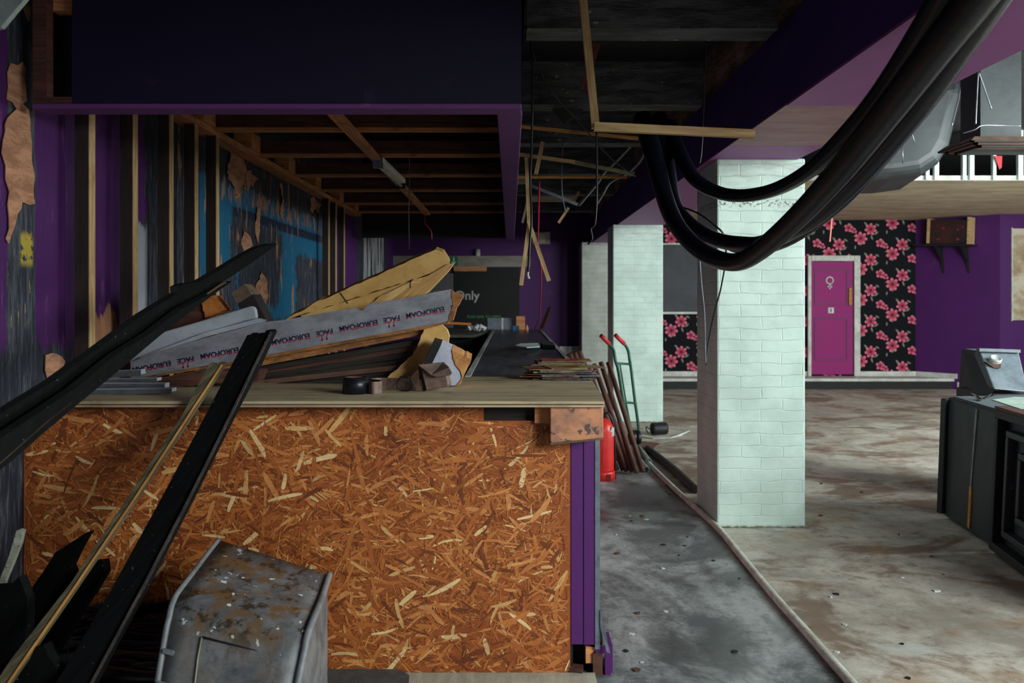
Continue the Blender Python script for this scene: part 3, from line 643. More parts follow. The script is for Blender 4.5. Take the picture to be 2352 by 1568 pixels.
obj('foot_block', MB().box(XX(1346,YFc), XX(1368,YFc), YFc+.01, YFc+.07, ZZ(1525,YFc), ZZ(1488,YFc)), W_ORNG, bar)
obj('foot_block', MB().box(XX(1362,YFc), XX(1384,YFc), YFc+.0, YFc+.05, 0.0, ZZ(1500,YFc)), W_RED, bar)
obj('void_shade', MB().box(px0, XX(1390,YFc), YFc+.1, YFc+.12, 0, zpb+.05), BLK, bar)  # black sheet painting the dark of the open space at the foot
obj('inner_front', MB().box(-2.01, -.3, YBk+.02, YBk+.04, 0, ZT-.03), BLK, bar)
# small broken timber on the floor
single('broken_timber', MB().prism([PZ(1272,1547,.0),PZ(1338,1553,.0),PZ(1340,1541,.0),PZ(1290,1538,.0)], (0,0,.03)), W_RED, 'short broken brown timber lying at the foot of the bar corner', 'timber offcut')
wt = thing('bar_worktop', 'long dark scratched worktop running to the far wall', 'worktop', (.08, 8, ZT-.03))
wl = lambda y: PZ(1086+(1135-1086)*(843-y)/88., y, ZT); wr = lambda y: PZ(1297-(1297-1239)*(817-y)/63., y, ZT)
pts = [wl(864), wr(864), wr(756), wl(756)]
obj('slab', MB().prism([p-V((0,0,.03)) for p in pts], (0,0,.028), V((0,1,0))), DARKT, wt)
obj('edge_strip', MB().bar(pts[0]+V((0,0,-.012)), pts[3]+V((0,0,-.012)), .03, .03), surf('chipped_grey_edge', (190,190,188), (110,110,110), 14, (1,3)), wt)
obj('edge_strip', MB().bar(pts[1]+V((0,0,-.012)), pts[2]+V((0,0,-.012)), .03, .03), MATS['chipped_grey_edge'], wt)
obj('support_wall', MB().prism([V((-.2,YBk+.1,0)), V((.3,YBk+.1,0)), V((.3,12.3,0)), V((-.2,12.3,0))], (0,0,ZT-.035)), BLK, wt)
# pale flooring and mat in front of the bar
struct('floor_boards', MB().box(XX(900,3.47), XX(1366,3.53), 2.6, 3.53, 0, .012, V((0,1,0))), LINO)
single('rubber_mat', MB().prism([PZ(600,1500,.014), PZ(722,1507,.014), PZ(800,1518,.014), PZ(905,1536,.014), PZ(940,1556,.014), PZ(935,1620,.014), PZ(600,1620,.014)], (0,0,.012)), MAT_, 'grey speckled mat lying on the floor against the bar panel', 'mat')
# ------------------------------------------------------------------ far wall of the bar
YW = 14.8
def wb(x0, x1, y0, y1, t=.03, yy=YW, off=0): return MB().box(XX(x0,yy), XX(x1,yy), yy-t-off, yy-off, ZZ(y1,yy), ZZ(y0,yy))
single('lintel_board', wb(893, 1218, 588, 613, .08), surf('grubby_white_board', (150,142,134), (124,116,108), 3, (1,3)), 'long off-white board across the top of the far black door', 'board')
dk = thing('door_2', 'tall black double door under the white board at the far end of the bar', 'door', (XX(1118,YW), YW, 0), kind='structure')
obj('leaf', MB().box(XX(1043,YW), XX(1193,YW), YW-.05, YW, 0, ZZ(615,YW)), BLK, dk)
tx = plain('faded_white_lettering', (196, 194, 196))
text('lettering', 'Only', 29*YW/F, (XX(1044,YW), YW-.051, ZZ(688,YW)), (1,0,0), (0,0,1), tx, dk, bold=.012)
tg = plain('green_lettering', (70, 160, 96))
text('lettering', 'PUSH BAR TO OPEN', 8.6*YW/F, (XX(1073,YW), YW-.051, ZZ(730,YW)), (1,0,0), (0,0,1), tg, dk)
single('brown_batten', wb(1043, 1118, 613, 623, .03, off=.05), W_ORNG, 'short brown batten fixed below the long off-white board', 'batten')
single('fabric_screen', wb(984, 1042, 628, 760, .06), surf('grey_fabric_panel', (118,110,112), (100,92,96), 2), 'tall grey panel left of the far black door', 'panel')
ex = thing('exit_sign', 'small green exit sign with a white arrow, fixed on the white lintel board', 'sign', (XX(1036,YW), YW-.08, ZZ(611,YW)))
obj('plate', wb(1018, 1052, 590, 611, .01, off=.082), plain('sign_green', (20, 120, 88)), ex)
ar = MB(); ax, az = XX(1043,YW), ZZ(600,YW)
ar.box(ax-.012, ax+.012, YW-.096, YW-.092, az-.02, az+.06); ar.prism([(ax-.045,YW-.096,az-.01), (ax,YW-.096,az-.06), (ax+.045,YW-.096,az-.01)], (0,.004,0))
obj('arrow', ar, plain('sign_white', (220,230,224)), ex)
single('wall_lamp', MB().lathe([(0,0),(.035,0),(.045,.03),(.04,.12),(0,.13)], (XX(1097.5,YW), YW-.06, ZZ(589,YW)), 16), WHITE, 'small white cylindrical lamp standing above the white lintel board', 'lamp')
em = thing('emergency_light', 'white emergency light box on the far purple wall', 'light', (XX(1243,YW), YW, ZZ(561,YW)))
bev(obj('housing', wb(1222, 1263, 533, 561, .1), surf('aged_light_white', (190,184,172), (160,154,144), 4), em), .012)
bev(obj('diffuser', wb(1238, 1252, 536, 557, .02, off=.1), plain('lamp_lens', (226, 222, 210), .3), em), .008)
single('wall_ledge', wb(1284, 1330, 794, 812, .2), WHITE, 'short white ledge low on the far purple wall', 'ledge')
# back counter and clutter at the end of the bar
g_ = MB().prism([PZ(985,775,ZT-.03), PZ(1089,775,ZT-.03), PZ(1112,769,ZT-.03), PZ(1131,757,ZT-.03), PZ(985,757,ZT-.03)], (0,0,.03))
bc = thing('back_counter', 'olive-grey topped back counter at the far end behind the bar', 'counter', (XX(1040,10.5), 10.5, 0))
obj('top', g_, surf('olive_counter_top', (84,84,70), (62,62,52), 3), bc)
obj('cabinet', MB().prism([PZ(990,773,ZT-.03), PZ(1084,773,ZT-.03), PZ(1126,758,ZT-.03), PZ(990,758,ZT-.03)], (0,0,-(ZT-.03))), BLK, bc)
D0 = 11.9
def onbar(x0, x1, y0, D, t): return MB().box(XX(x0,D), XX(x1,D), D, D+t, ZT, ZZ(y0,D))
gb = thing('grey_equipment_box', 'grey metal equipment box at the far end of the bar', 'box', (XX(1147,D0), D0, ZT))
obj('case', onbar(1120, 1175, 730, D0, .3), GREYM, gb); obj('white_stripe', onbar(1152, 1156, 730, D0-.004, .004), WHITE, gb)
single('wooden_block', onbar(1186, 1206, 726, D0-.1, .1), W_ORNG, 'orange-brown wooden block at the far end of the bar', 'block')
single('blue_cloth', onbar(1178, 1192, 748, D0-.6, .12), plain('faded_blue_cloth', (40,90,130)), 'small faded blue cloth at the far end of the bar', 'cloth')
single('pink_bottle', MB().lathe([(0,0),(.022,0),(.022,.05),(.01,.07),(.01,.085),(0,.085)], (XX(1210,11.2), 11.2, ZT), 12), plain('salmon_plastic', (196,130,110)), 'tiny salmon pot at the far end of the bar', 'pot')
cr = MB(); random.seed(3)
for i in range(14):
    a = P(1080+random.random()*26, 753+random.random()*5, 10.9); cr.tube([a, a+V((random.uniform(-.05,.05), random.uniform(-.05,.05), .02+random.random()*.02)), a+V((random.uniform(-.1,.1), .04, .0))], .018, 6)
single('crumpled_wrapper', cr, plain('crumpled_white', (206,206,206)), 'crumpled white wrapper on the far back counter', 'wrapper')
single('orange_stick', MB().bar(P(1018,741,11.4), P(1082,744,11.4), .03, .03), plain('orange_paint', (214,120,30)), 'orange stick lying across the far back counter', 'stick')
single('dark_cane', MB().bar(P(1243,756,12.0), P(1263,706,12.4), .05, .03), W_RED, 'dark thin board leaning against the far purple wall beside the bar', 'board')
cl = thing('clutter_tray', 'teal and white tray of scraps on the dark worktop', 'tray', PZ(1226, 803, ZT))
obj('tray', MB().prism([PZ(1207,800,ZT), PZ(1240,802,ZT), PZ(1244,795,ZT), PZ(1214,793,ZT)], (0,0,.03)), plain('teal_plastic', (60,110,116), .4), cl)
obj('paper', MB().prism([PZ(1183,795,ZT+.035), PZ(1210,799,ZT+.035), PZ(1240,797,ZT+.035), PZ(1236,789,ZT+.035), PZ(1195,790,ZT+.035)], (0,0,.006)), plain('white_paper', (214,222,218)), cl)
single('black_scrap', MB().prism([PZ(1246,800,ZT), PZ(1275,803,ZT), PZ(1270,794,ZT), PZ(1255,790,ZT), PZ(1243,794,ZT)], (0,0,.035)), BLK, 'crumpled black scrap beside the teal tray on the dark worktop', 'scrap')

# ------------------------------------------------------------------ floral room fittings
nb = thing('notice_board', 'wide charcoal board with thin pale borders on the floral wall', 'board', (XX(1560,YF), YF, ZZ(720,YF)))
obj('panel', MB().box(XX(1480,YF), XX(1640,YF), YF-.032, YF-.002, ZZ(717,YF), ZZ(561,YF)), BOARD, nb)
obj('border', MB().box(XX(1480,YF), XX(1640,YF), YF-.042, YF-.002, ZZ(721,YF), ZZ(716,YF)), WHITE, nb)
obj('border', MB().box(XX(1480,YF), XX(1640,YF), YF-.042, YF-.002, ZZ(562,YF), ZZ(558.5,YF)), WHITE, nb)
def onw(x, y, off=0):        # point on the angled purple wall
    t = (x-CX)/F; k = dv.x/dv.y; Y = (xa - k*ya)/(t-k); p = P(x, y, Y); return p+nrm*off
sh = thing('wall_shelf', 'black shelf on two triangular brackets high on the purple wall', 'shelf', onw(2190, 568))
obj('board', MB().prism([onw(2112,566,.0), onw(2246,566,.0), onw(2246,566,.28), onw(2112,566,.28)], (0,0,.03)), BLK, sh)
for xs in (2160, 2218):
    obj('bracket', MB().prism([onw(xs,567,.0), onw(xs,567,.25), onw(xs+4,600,.06), onw(xs+4,628,.0)], dv*.04), BLK, sh)
rb = thing('red_stained_box', 'dark red-stained box with pale timber sides on the black shelf', 'box', onw(2190, 565, .12))
obj('front', MB().prism([onw(2147,561,.22), onw(2236,561,.22), onw(2236,506,.22), onw(2147,506,.22)], -nrm*.2), surf('red_black_stain', (60, 20, 16), (22, 14, 14), 3, speck=(150, 34, 22), sp_t=.62, sp_s=7), rb)
obj('side_board', MB().prism([onw(2141,560,.24), onw(2147,560,.24), onw(2149,504,.24), onw(2143,504,.24)], -nrm*.22), W_PALE, rb)
obj('side_board', MB().prism([onw(2233,562,.24), onw(2239,562,.24), onw(2241,500,.24), onw(2235,500,.24)], -nrm*.22), W_PALE, rb)
wy = 14.4
st = thing('stained_picture', 'pale water-stained picture panel on the purple wall at the right edge', 'picture', (XX(2360,wy), wy, ZZ(735,wy)))
obj('panel', MB().box(XX(2322,wy), XX(2420,wy), wy-.04, wy-.02, ZZ(735,wy), ZZ(525,wy)), surf('stained_paper', (196,184,166), (150,126,96), 2, (1,1)), st)
obj('frame', MB().box(XX(2320,wy), XX(2322.5,wy), wy-.05, wy+.02, ZZ(737,wy), ZZ(523,wy)), WHITE, st)

# white rods standing on the edge of the lowered ceiling
rl = ['short', 'second', 'third', 'fourth', 'fifth', 'sixth']
for i, (x, w, yt) in enumerate(((2131,8,386), (2152,10,366), (2216,8,355), (2233,10,350), (2285,7,350), (2345,11,352))):
    D = YS-.06
    lab = ['shortest white strut on the lowered ceiling edge, beside the round duct', 'white strut second from the round duct on the ceiling edge', 'thinner white strut of the close pair under the flared hood', 'thicker white strut of the close pair under the flared hood', 'thin white strut beside the red rag', 'thick white strut farthest from the round duct'][i]
    single('white_strut', MB().box(XX(x-w/2,D), XX(x+w/2,D), D, D+.05, ZS, 3.6 if i else 3.3), plain('white_strut_paint', (214, 232, 226)), lab, 'strut', 'white struts above the lowered ceiling')
single('red_rag', MB().prism([P(2284,358,YS-.1), P(2302,358,YS-.1), P(2301,384,YS-.1), P(2296,389,YS-.1), P(2290,372,YS-.1)], (0,.01,0)), plain('red_rag', (200,40,50)), 'small torn red rag hanging under the flared hood', 'rag')
single('pink_strap', MB().prism([P(1911,487,6.5), P(1914,487,6.5), P(1908,555,6.5), P(1905,555,6.5)], (0,.004,0)), plain('pink_strap', (232,116,104)), 'thin salmon strap hanging in front of the floral wall', 'strap')
# ducts
D = 8.0
dd = thing('round_duct', 'big dark rounded sheet-metal duct behind the black hoses', 'duct', P(2080, 405, D))
o = obj('shell', MB().prism([P(*p, D) for p in ((1930,330),(1990,270),(2060,215),(2140,185),(2212,165),(2214,215),(2200,270),(2186,330),(2160,372),(2120,398),(2050,408),(1985,410),(1940,400))], (.35, 1.3, 0)), DUCT, dd); bev(o, .13, 5)
obj('hanger_wire', MB().tube([P(2208,185,7.98), P(2203,220,7.95), P(2186,290,7.9)], .006, 6), METAL, dd)
for (a, b) in (((2072,322),(2074,376)), ((2089,285),(2102,333))): obj('hanger_wire', MB().tube([P(*a,7.9), P(*b,7.9)], .005, 6), METAL, dd)
hd = thing('extractor_hood', 'square dark metal duct flaring into a brown-edged hood', 'extractor hood', P(2270, 355, 6.6))
D = 6.6; zt0 = ZZ(322, 6.6); hx0 = XX(2231, 6.6)
o = obj('square_duct', MB().box(XX(2252,6.78), XX(2346,6.78), 6.78, 7.08, zt0+.04, 3.6), DUCT, hd)
obj('flared_top', MB().hexa([(hx0,6.6,zt0),(hx0+.95,6.6,zt0),(hx0+.95,7.12,zt0),(hx0,7.12,zt0),(hx0+.06,6.66,zt0+.042),(hx0+.9,6.66,zt0+.042),(hx0+.9,7.1,zt0+.042),(hx0+.06,7.1,zt0+.042)]), surf('dusty_brown_ledge', (130,104,86), (100,78,64), 6), hd)
for i, e in enumerate((.0, .05, .10)):
    rm = MB(); x0_, x1_, y0_, y1_ = hx0+e, hx0+.95-e, 6.6+e*.8, 7.12-e*.8; zz = zt0-.012-i*.014
    rm.box(x0_, x1_, y0_, y0_+.025, zz, zt0); rm.box(x0_, x1_, y1_-.025, y1_, zz, zt0); rm.box(x0_, x0_+.025, y0_, y1_, zz, zt0); rm.box(x1_-.025, x1_, y0_, y1_, zz, zt0)
    obj('tray_rim', rm, W_RED if i == 1 else BLK, hd)
obj('strap_wire', MB().tube([P(2247,165,6.55), P(2243,240,6.55), P(2241,285,6.55)], .006, 6), METAL, hd)
obj('strap_wire', MB().tube([P(2248,165,6.55), P(2262,205,6.55), P(2277,250,6.55)], .006, 6), METAL, hd)
obj('tie_wire', MB().tube([P(2212,306,6.6), P(2240,297,6.55), P(2256,288,6.55), P(2300,288,6.6), P(2345,289,6.6)], .005, 6), METAL, hd)

# ------------------------------------------------------------------ loose timber and wires under the ceiling
def stick(name, a, b, Da, Db, wpx, t, mat, label, group='loose battens under the ceiling', cat='batten'):
    p0, p1 = P(*a, Da), P(*b, Db); w = wpx*(Da+Db)/2/F
    d = (p1-p0).normalized(); up = V((0,1,0))
    m = MB().bar(p0, p1, w, t, up); return single(name, m, mat, label, cat, group)
stick('hanging_batten', (1322,-170), (1368,294), 3.62, 3.60, 18, .03, W_PALE, 'long pale batten hanging from the ceiling beside the canopy')
stick('hanging_batten', (1364,291), (1732,308), 3.56, 3.60, 19, .03, W_PALE, 'pale batten running level from the foot of the long hanging one to the beam')
stick('hanging_batten', (1190,290), (1465,318), 5.6, 5.9, 7, .02, W_YEL, 'thin orange batten just below the level pale batten')
stick('hanging_batten', (1188,354), (1320,372), 6.3, 6.4, 8, .02, W_PALE, 'pale sagging batten whose end is nearest the canopy')
stick('hanging_batten', (1310,371), (1456,400), 6.4, 6.6, 9, .02, W_OLD, 'grey-brown batten sagging toward the purple beam')
stick('hanging_batten', (1185,407), (1440,407), 7.2, 7.2, 5, .02, W_YEL, 'thin yellow batten running level across the dark ceiling')
stick('hanging_batten', (1247,326), (1231,400), 6.2, 6.2, 9, .02, W_PALE, 'short upright pale batten crossing the sagging one')
stick('hanging_batten', (1209,360), (1215,520), 6.9, 7.0, 8, .02, W_PALE, 'upright pale batten that the two hanging legs start from')
stick('hanging_batten', (1216,508), (1197,655), 7.0, 7.0, 9, .02, W_PALE, 'pale hanging stick leaning to the canopy side')
stick('hanging_batten', (1214,508), (1261,645), 6.95, 6.9, 9, .02, W_PALE, 'pale hanging stick leaning to the column side')
stick('hanging_batten', (1212,460), (1200,512), 7.6, 7.6, 5, .02, W_OLD, 'thin dull stick behind the upright pale batten')
stick('hanging_batten', (1330,440), (1318,462), 9, 9, 6, .02, W_PALE, 'tiny pale stick above the white ceiling strip')
stick('hanging_batten', (1306,477), (1283,512), 9, 9, 6, .02, W_PALE, 'small slanting pale stick near the far wall')
stick('hanging_batten', (1215,424), (1327,470), 8, 8, 7, .02, GREYM, 'dull grey metal strip slanting across the dark ceiling')
stick('ceiling_strip', (1216,457), (1322,457), 9.6, 9.6, 12, .03, SOFF, 'pale plasterboard strip left across the far dark ceiling', None, 'strip')
stick('ceiling_strip', (1170,415), (1208,415), 8.8, 8.8, 15, .03, SOFF, 'pale board scrap beside the canopy edge', None, 'strip')
stick('laminate_shard', (1371,100), (1340,205), 4.9, 4.9, 17, .012, surf('torn_brick_red', (128,66,58), (70,40,38), 10, (1,5)), 'splintered reddish-brown wood shard in the dark ceiling', None, 'shard')
single('hanging_paper', MB().prism([P(1266,250,5.9), P(1343,250,5.9), P(1296,286,5.8), P(1288,272,5.8)], (0,.01,.0)), surf('grey_torn_paper', (120,122,122), (90,92,92), 5), 'grey torn paper hanging in the dark ceiling', 'paper')
def cable(name, pts, r, mat, label, cat='cable', group=None, seg=8):
    m = MB().tube([P(*p) for p in pts], r, seg); return single(name, m, mat, label, cat, group)
cable('silver_conduit', [(1470,312,7.4),(1420,365,7.6),(1388,395,7.8),(1372,420,8),(1345,452,8.3),(1330,470,8.6)], .015, METAL, 'longer bent silver conduit under the dark ceiling')
cable('silver_conduit', [(1482,345,7.5),(1470,370,7.6),(1440,398,7.8),(1402,418,8.1),(1385,445,8.4),(1372,466,8.6)], .013, METAL, 'shorter silver conduit beside the purple beam')
cable('ceiling_wire', [(1206,60,4.8),(1222,130,4.8),(1222,300,4.9),(1218,420,4.9),(1221,500,5),(1217,560,5),(1213,628,5)], .007, RUBBER, 'long black wire with a white tip hanging beside the canopy', group='hanging wires')
cable('wire_tip', [(1213,624,5),(1212,632,5),(1215,640,5)], .008, WHITE, 'white connector at the tip of the hanging black wire', 'connector')
cable('ceiling_wire', [(1370,300,5),(1371,400,5),(1370,470,5),(1366,515,5),(1357,525,5),(1360,548,5),(1350,561,5)], .006, RUBBER, 'thin black wire ending in a crook beside the purple beam', group='hanging wires')
cable('ceiling_wire', [(1206,80,4.8),(1260,200,5.1),(1330,280,5.5),(1400,360,6),(1460,405,6.3)], .005, RUBBER, 'thin black wire slanting down across the dark ceiling', group='hanging wires')
cable('ceiling_wire', [(1293,330,7),(1290,400,7),(1292,450,7),(1300,490,7.1)], .004, GREYM, 'fine grey wire dangling near the far ceiling', group='hanging wires')
cable('red_wire', [(1239,415,7.6),(1237,500,7.8),(1236,560,8.2),(1242,610,8.6),(1243,660,9),(1241,700,9.5),(1239,730,10),(1228,755,11)], .007, plain('crimson_sheath', (190,26,66), .4), 'crimson wire hanging down to the far end of the bar', group='hanging wires')
cable('ceiling_wire', [(940,352,6.6),(941,420,6.6),(939,480,6.6),(940,573,6.6)], .003, GREYM, 'fine pale wire hanging under the canopy lamp', group='hanging wires')
cable('red_wire', [(978,485,9),(976,510,9),(990,530,9),(992,549,9)], .004, plain('crimson_sheath', (190,26,66)), 'short crimson wire against the dark canopy end', group='hanging wires')
cable('ceiling_wire', [(1628,0,4.6),(1622,120,4.7),(1618,220,4.8),(1612,340,4.9),(1607,375,4.9)], .004, RUBBER, 'fine black wire hanging down beside the purple beam side', group='hanging wires')
cable('loop_wire', [(1606,580,4.9),(1611,650,4.9),(1618,720,4.9),(1620,800,4.9),(1621,836,4.9)], .004, GREYM, 'fine grey wire hanging in front of the nearest column', group='hanging wires')
cable('loop_wire', [(1667,600,4.7),(1655,665,4.8),(1640,720,4.85),(1628,780,4.9),(1621,838,4.9)], .0045, RUBBER, 'fine black wire looping from the hoses down the nearest column', group='hanging wires')
cable('loop_wire', [(1503,446,4.9),(1540,466,4.7),(1600,488,4.5),(1640,516,4.4),(1665,545,4.4),(1667,600,4.7)], .005, RUBBER, 'thin black wire crossing behind the hanging hoses', group='hanging wires')

# ------------------------------------------------------------------ the hanging hose bundle
def hose(pts, rpx, label):
    m = MB(); q = [P(x, y, D) for (x, y, D) in pts]; r = [w*D/F for (x, y, D), w in zip(pts, rpx)]
    m.tube(q, r, 16); single('hanging_hose', m, HOSE, label, 'hose', 'black hoses looping under the beam')
hose([(1475,270,5.0),(1500,350,4.85),(1523,440,4.6),(1545,500,4.35),(1580,550,4.1),(1630,588,3.9),(1690,602,3.7),(1745,575,3.55),(1830,500,3.3),(1930,392,3.0),(2040,255,2.7),(2160,100,2.4),(2260,-30,2.2),(2360,-180,2.0)], [22,22,20,20,20,21,21,23,26,31,36,42,48,52], 'lowest thick black hose hanging in a deep loop')
hose([(1512,270,5.1),(1530,380,4.95),(1548,470,4.7),(1585,515,4.4),(1640,548,4.15),(1700,560,3.95),(1760,556,3.85),(1865,500,3.55),(1985,385,3.2),(2105,240,2.85),(2222,75,2.55),(2320,-70,2.3)], [20,20,18,17,17,18,19,24,30,36,40,44], 'black hose running just inside the lowest loop')
hose([(1535,290,5.1),(1560,350,4.9),(1595,410,4.6),(1650,442,4.4),(1710,449,4.2),(1780,435,4.0),(1850,398,3.75),(1918,338,3.5),(2010,238,3.2),(2112,90,2.8),(2200,-60,2.5)], [20,18,16,15,15,16,18,22,28,34,38], 'uppermost black hose with the shallowest loop')
hose([(1560,480,4.75),(1600,520,4.5),(1700,574,4.15),(1800,556,3.9),(1910,480,3.6),(2012,375,3.3),(2130,228,3.0),(2256,50,2.7),(2330,-60,2.5)], [7,8,10,14,17,20,22,24,25], 'thin grey-lit hose tucked behind the thick ones')
hose([(1490,300,5.2),(1520,400,5.0),(1535,480,4.8),(1552,520,4.6),(1600,560,4.3)], [16,17,15,13,10], 'short hose end dropping beside the loops')

single('torn_sheet', MB().prism(jag3([P(-60,-60,2.5), P(70,-60,2.5), P(58,-5,2.5), P(30,28,2.5), P(2,62,2.5), P(-60,75,2.5)]), (.0,.02,0)), surf('pale_grey_sheet', (150,158,156), (110,118,118), 5), 'pale grey torn sheet hanging in the upper corner by the left wall', 'sheet')
# ------------------------------------------------------------------ rubble on the counter
def poly(pts, D): return [P(x, y, D) for (x, y) in pts]
def polyf(pts, f): return [P(x, y, f(x, y)) for (x, y) in pts]
random.seed(11)
DF = 4.12
fo = thing('foam_board', 'long silver-faced foam board with upside-down printed lettering on the counter', 'insulation board', P(700, 880, DF))
top = [(1037,664),(1000,670),(960,680),(900,689),(849,698),(840,705),(834,712),(826,713),(820,707),(790,711),(740,719),(689,728),(650,735),(607,739),(560,752),(474,775),(420,792),(356,810),(300,832)]
bot = [(300,868),(325,866),(450,843),(520,832),(591,819),(690,801),(787,783),(880,766),(982,747),(1030,738),(1044,716)]
ff = obj('foil_face', MB().prism(poly(top+bot, DF), (0,.008,0), V((1,0,.2))), FOIL, fo)
bt2 = [(x, y+3) for (x, y) in bot if x < 1000]; tp2 = [(x-2, y+3) for (x, y) in top]
obj('foam_core', MB().prism(poly(tp2+[(300,874),(450,850),(591,826),(787,790),(975,756),(1030,742)], DF+.008), (0,.07,0)), FOAMB, fo)
obj('torn_end', MB().prism(poly(jag([(1037,666),(1044,672),(1052,671),(1063,678),(1056,694),(1046,714),(1040,735),(1028,740),(1040,700)], 2.2, 7), DF-.004), (0,.09,0)), FOAMB, fo)
g = G('blue_red_print'); sy = g.sep(g.uv)[1]; PR = g.done(g.mix(g.step(sy, .44, .5), s2l((24, 22, 60)), s2l((150, 28, 60))), .6)
PRR = plain('red_print', (176, 36, 66))
xd = (P(625,797,DF)-P(1020,721.5,DF)).normalized(); yd = V((-xd.z, 0, xd.x)); yd = yd if yd.z < 0 else -yd
def tline(s, xr, yb, size=15.5): text('lettering', s, size*DF/F, P(xr, yb, DF)+V((0,-.0005,0)), xd, yd, PR, ff, .0004, bold=.035)
def by(x): return 783-(x-625)*.198       # the line the letters hang from
SZ = 16.8
for s_, xr in (('EUROFOAM', 392), ('FACE', 445), ('EUROFOAM', 548), ('FACE', 607), ('EUROFOAM', 711), ('FACE', 764), ('EUROFOAM', 867), ('FACE', 918), ('EUROFOAM', 1020), ('FACE', 1066)):
    if s_ == 'FACE' and xr == 1066: tline('E', 1034+9, by(1036)-1, SZ); continue
    tline(s_, xr, by(xr)-1, SZ)
    if s_ == 'FACE' and xr != 607:
        for k in (13, 24):
            a = MB(); x = xr-k; yb = by(x)+11; c = P(x, yb, DF-.001)
            a.box(c.x-.002, c.x+.002, c.y-.0006, c.y, c.z-.022, c.z); a.prism([(c.x-.006,c.y-.0006,c.z-.016), (c.x+.006,c.y-.0006,c.z-.016), (c.x,c.y-.0006,c.z-.026)], (0,.0006,0)); obj('arrow_mark', a, PRR, ff)
# beige board standing behind
DB = 4.32
be = thing('beige_insulation_board', 'thick broken beige insulation board rising above the silver one', 'insulation board', P(850, 730, DB))
obj('face', MB().prism(poly(jag([(655,735),(665,727),(690,716),(720,696),(779,671),(865,634),(940,598),(1000,573),(1017,579),(1031,602),(1029,616)], 1.6, 12)+[(985,632),(943,646),(880,676),(820,720),(700,745)], DB), (.0,.09,.02)), FOAM, be)
obj('broken_edge', MB().prism(poly([(1029,606),(1042,604),(1030,622),(982,672),(940,690),(840,716),(870,682),(943,647),(985,632)], DB-.02), (0,.06,0), V((-.6,0,-.5))), FOAME, be)
obj('gouge', MB().prism(poly(jag([(943,652),(950,641),(970,638),(966,648),(952,653),(944,660)], 1.5, 5), DB-.028), (0,.02,0)), FOAME, be)
obj('crack', MB().prism(poly([(779,672),(782,671),(800,697),(797,697)], DB-.002), (0,.004,0)), W_RED, be)
ch = single('foam_chunk', MB().prism(poly(jag([(882,872),(915,845),(948,815),(960,790),(975,752),(995,741),(1010,742),(1027,757),(1032,772),(1030,795),(1020,803),(1000,798),(985,815),(962,845),(955,872)], 2, 9), 4.13), (.0,.05,.0)), FOAM, 'broken beige foam chunk under the raised end of the silver board', 'foam chunk')
# dark layered boards fanned beneath
k_ = 0
for (xa_, ya_, xb_, yb_, th, D, m, lb) in (
        (366, 876, 984, 758, 16, 4.16, FOAMB, 'brown torn-edged board directly under the silver foam board'),
        (385, 884, 980, 782, 12, 4.18, LAM, 'uppermost dark board in the fan under the brown board'),
        (400, 887, 968, 797, 11, 4.20, W_RED, 'reddish dark board second in the fan'),
        (420, 889, 955, 812, 11, 4.18, LAM, 'dark board third in the fan'),
        (450, 890, 940, 828, 11, 4.20, LAM, 'dark board fourth in the fan'),
        (480, 890, 925, 842, 11, 4.17, W_DARKS, 'dull brown board fifth in the fan'),
        (520, 890, 905, 856, 10, 4.19, LAM, 'dark board sixth in the fan'),
        (560, 889, 892, 869, 10, 4.15, LAM, 'lowest dark board in the fan, flat on the counter')):
    D += .04; p0, p1 = P(xa_, ya_, D), P(xb_, yb_, D); m_ = MB(); d = (p1-p0).normalized(); w = V((0,1,0))
    m_.hexa([p0-V((0,.03,0))-V((0,0,th*D/F/2)), p1-V((0,.03,0))-V((0,0,th*D/F/2)), p1+V((0,.22,0))-V((0,0,th*D/F/2)), p0+V((0,.22,0))-V((0,0,th*D/F/2)),
             p0-V((0,.03,0))+V((0,0,th*D/F/2)), p1-V((0,.03,0))+V((0,0,th*D/F/2)), p1+V((0,.22,0))+V((0,0,th*D/F/2)), p0+V((0,.22,0))+V((0,0,th*D/F/2))], d)
    single('layered_board', m_, m, lb, 'board', 'boards fanned under the silver foam board')
single('board_stub', MB().prism(poly(jag([(362,872),(420,860),(560,845),(600,852),(590,876),(450,884),(386,890),(366,884)], 2, 9), 3.98), (0,.12,0)), W_RED, 'splintered red-brown board end on the counter beside the white trims', 'board')
# white coving
cv = thing('coving_piece', 'length of white plastic coving lying behind the silver foam board', 'coving', P(450, 800, 4.2))
o = obj('curved_face', MB().prism(poly([(576,702),(585,705),(588,712),(591,731),(560,738),(470,766),(360,812),(300,838),(290,820),(356,767),(460,737)], 4.2), (0,.03,0)), COVE, cv); bev(o, .012, 3)
obj('lower_lip', MB().prism(poly([(592,731),(607,735),(600,741),(470,774),(330,828),(322,820),(470,764)], 4.16), (0,.05,0)), COVE, cv)
bb = thing('insulation_offcut', 'red-brown offcut with a fluffy orange end behind the coving', 'offcut', P(430, 760, 4.42))
obj('side', MB().prism(poly([(462,686),(472,730),(400,770),(350,780),(345,745)], 4.42), (0,.12,0)), W_RED, bb)
obj('fluffy_end', MB().prism(poly(jag([(461,686),(478,682),(491,678),(502,694),(514,712),(492,722),(471,730)], 1.5, 6), 4.40), (0,.12,0)), surf('fluffy_orange', (206,128,62), (176,98,44), 10, rough=.95, bump=.6), bb)
b2 = thing('dark_timber_block', 'dark timber block with a pale sawn end above the coving', 'timber block', P(575, 735, 4.38))
obj('body', MB().prism(poly([(545,696),(577,674),(582,678),(612,738),(592,740),(586,704),(552,714)], 4.38), (0,.14,0)), surf('near_black_timber', (36,28,28), (24,18,18), 6), b2)
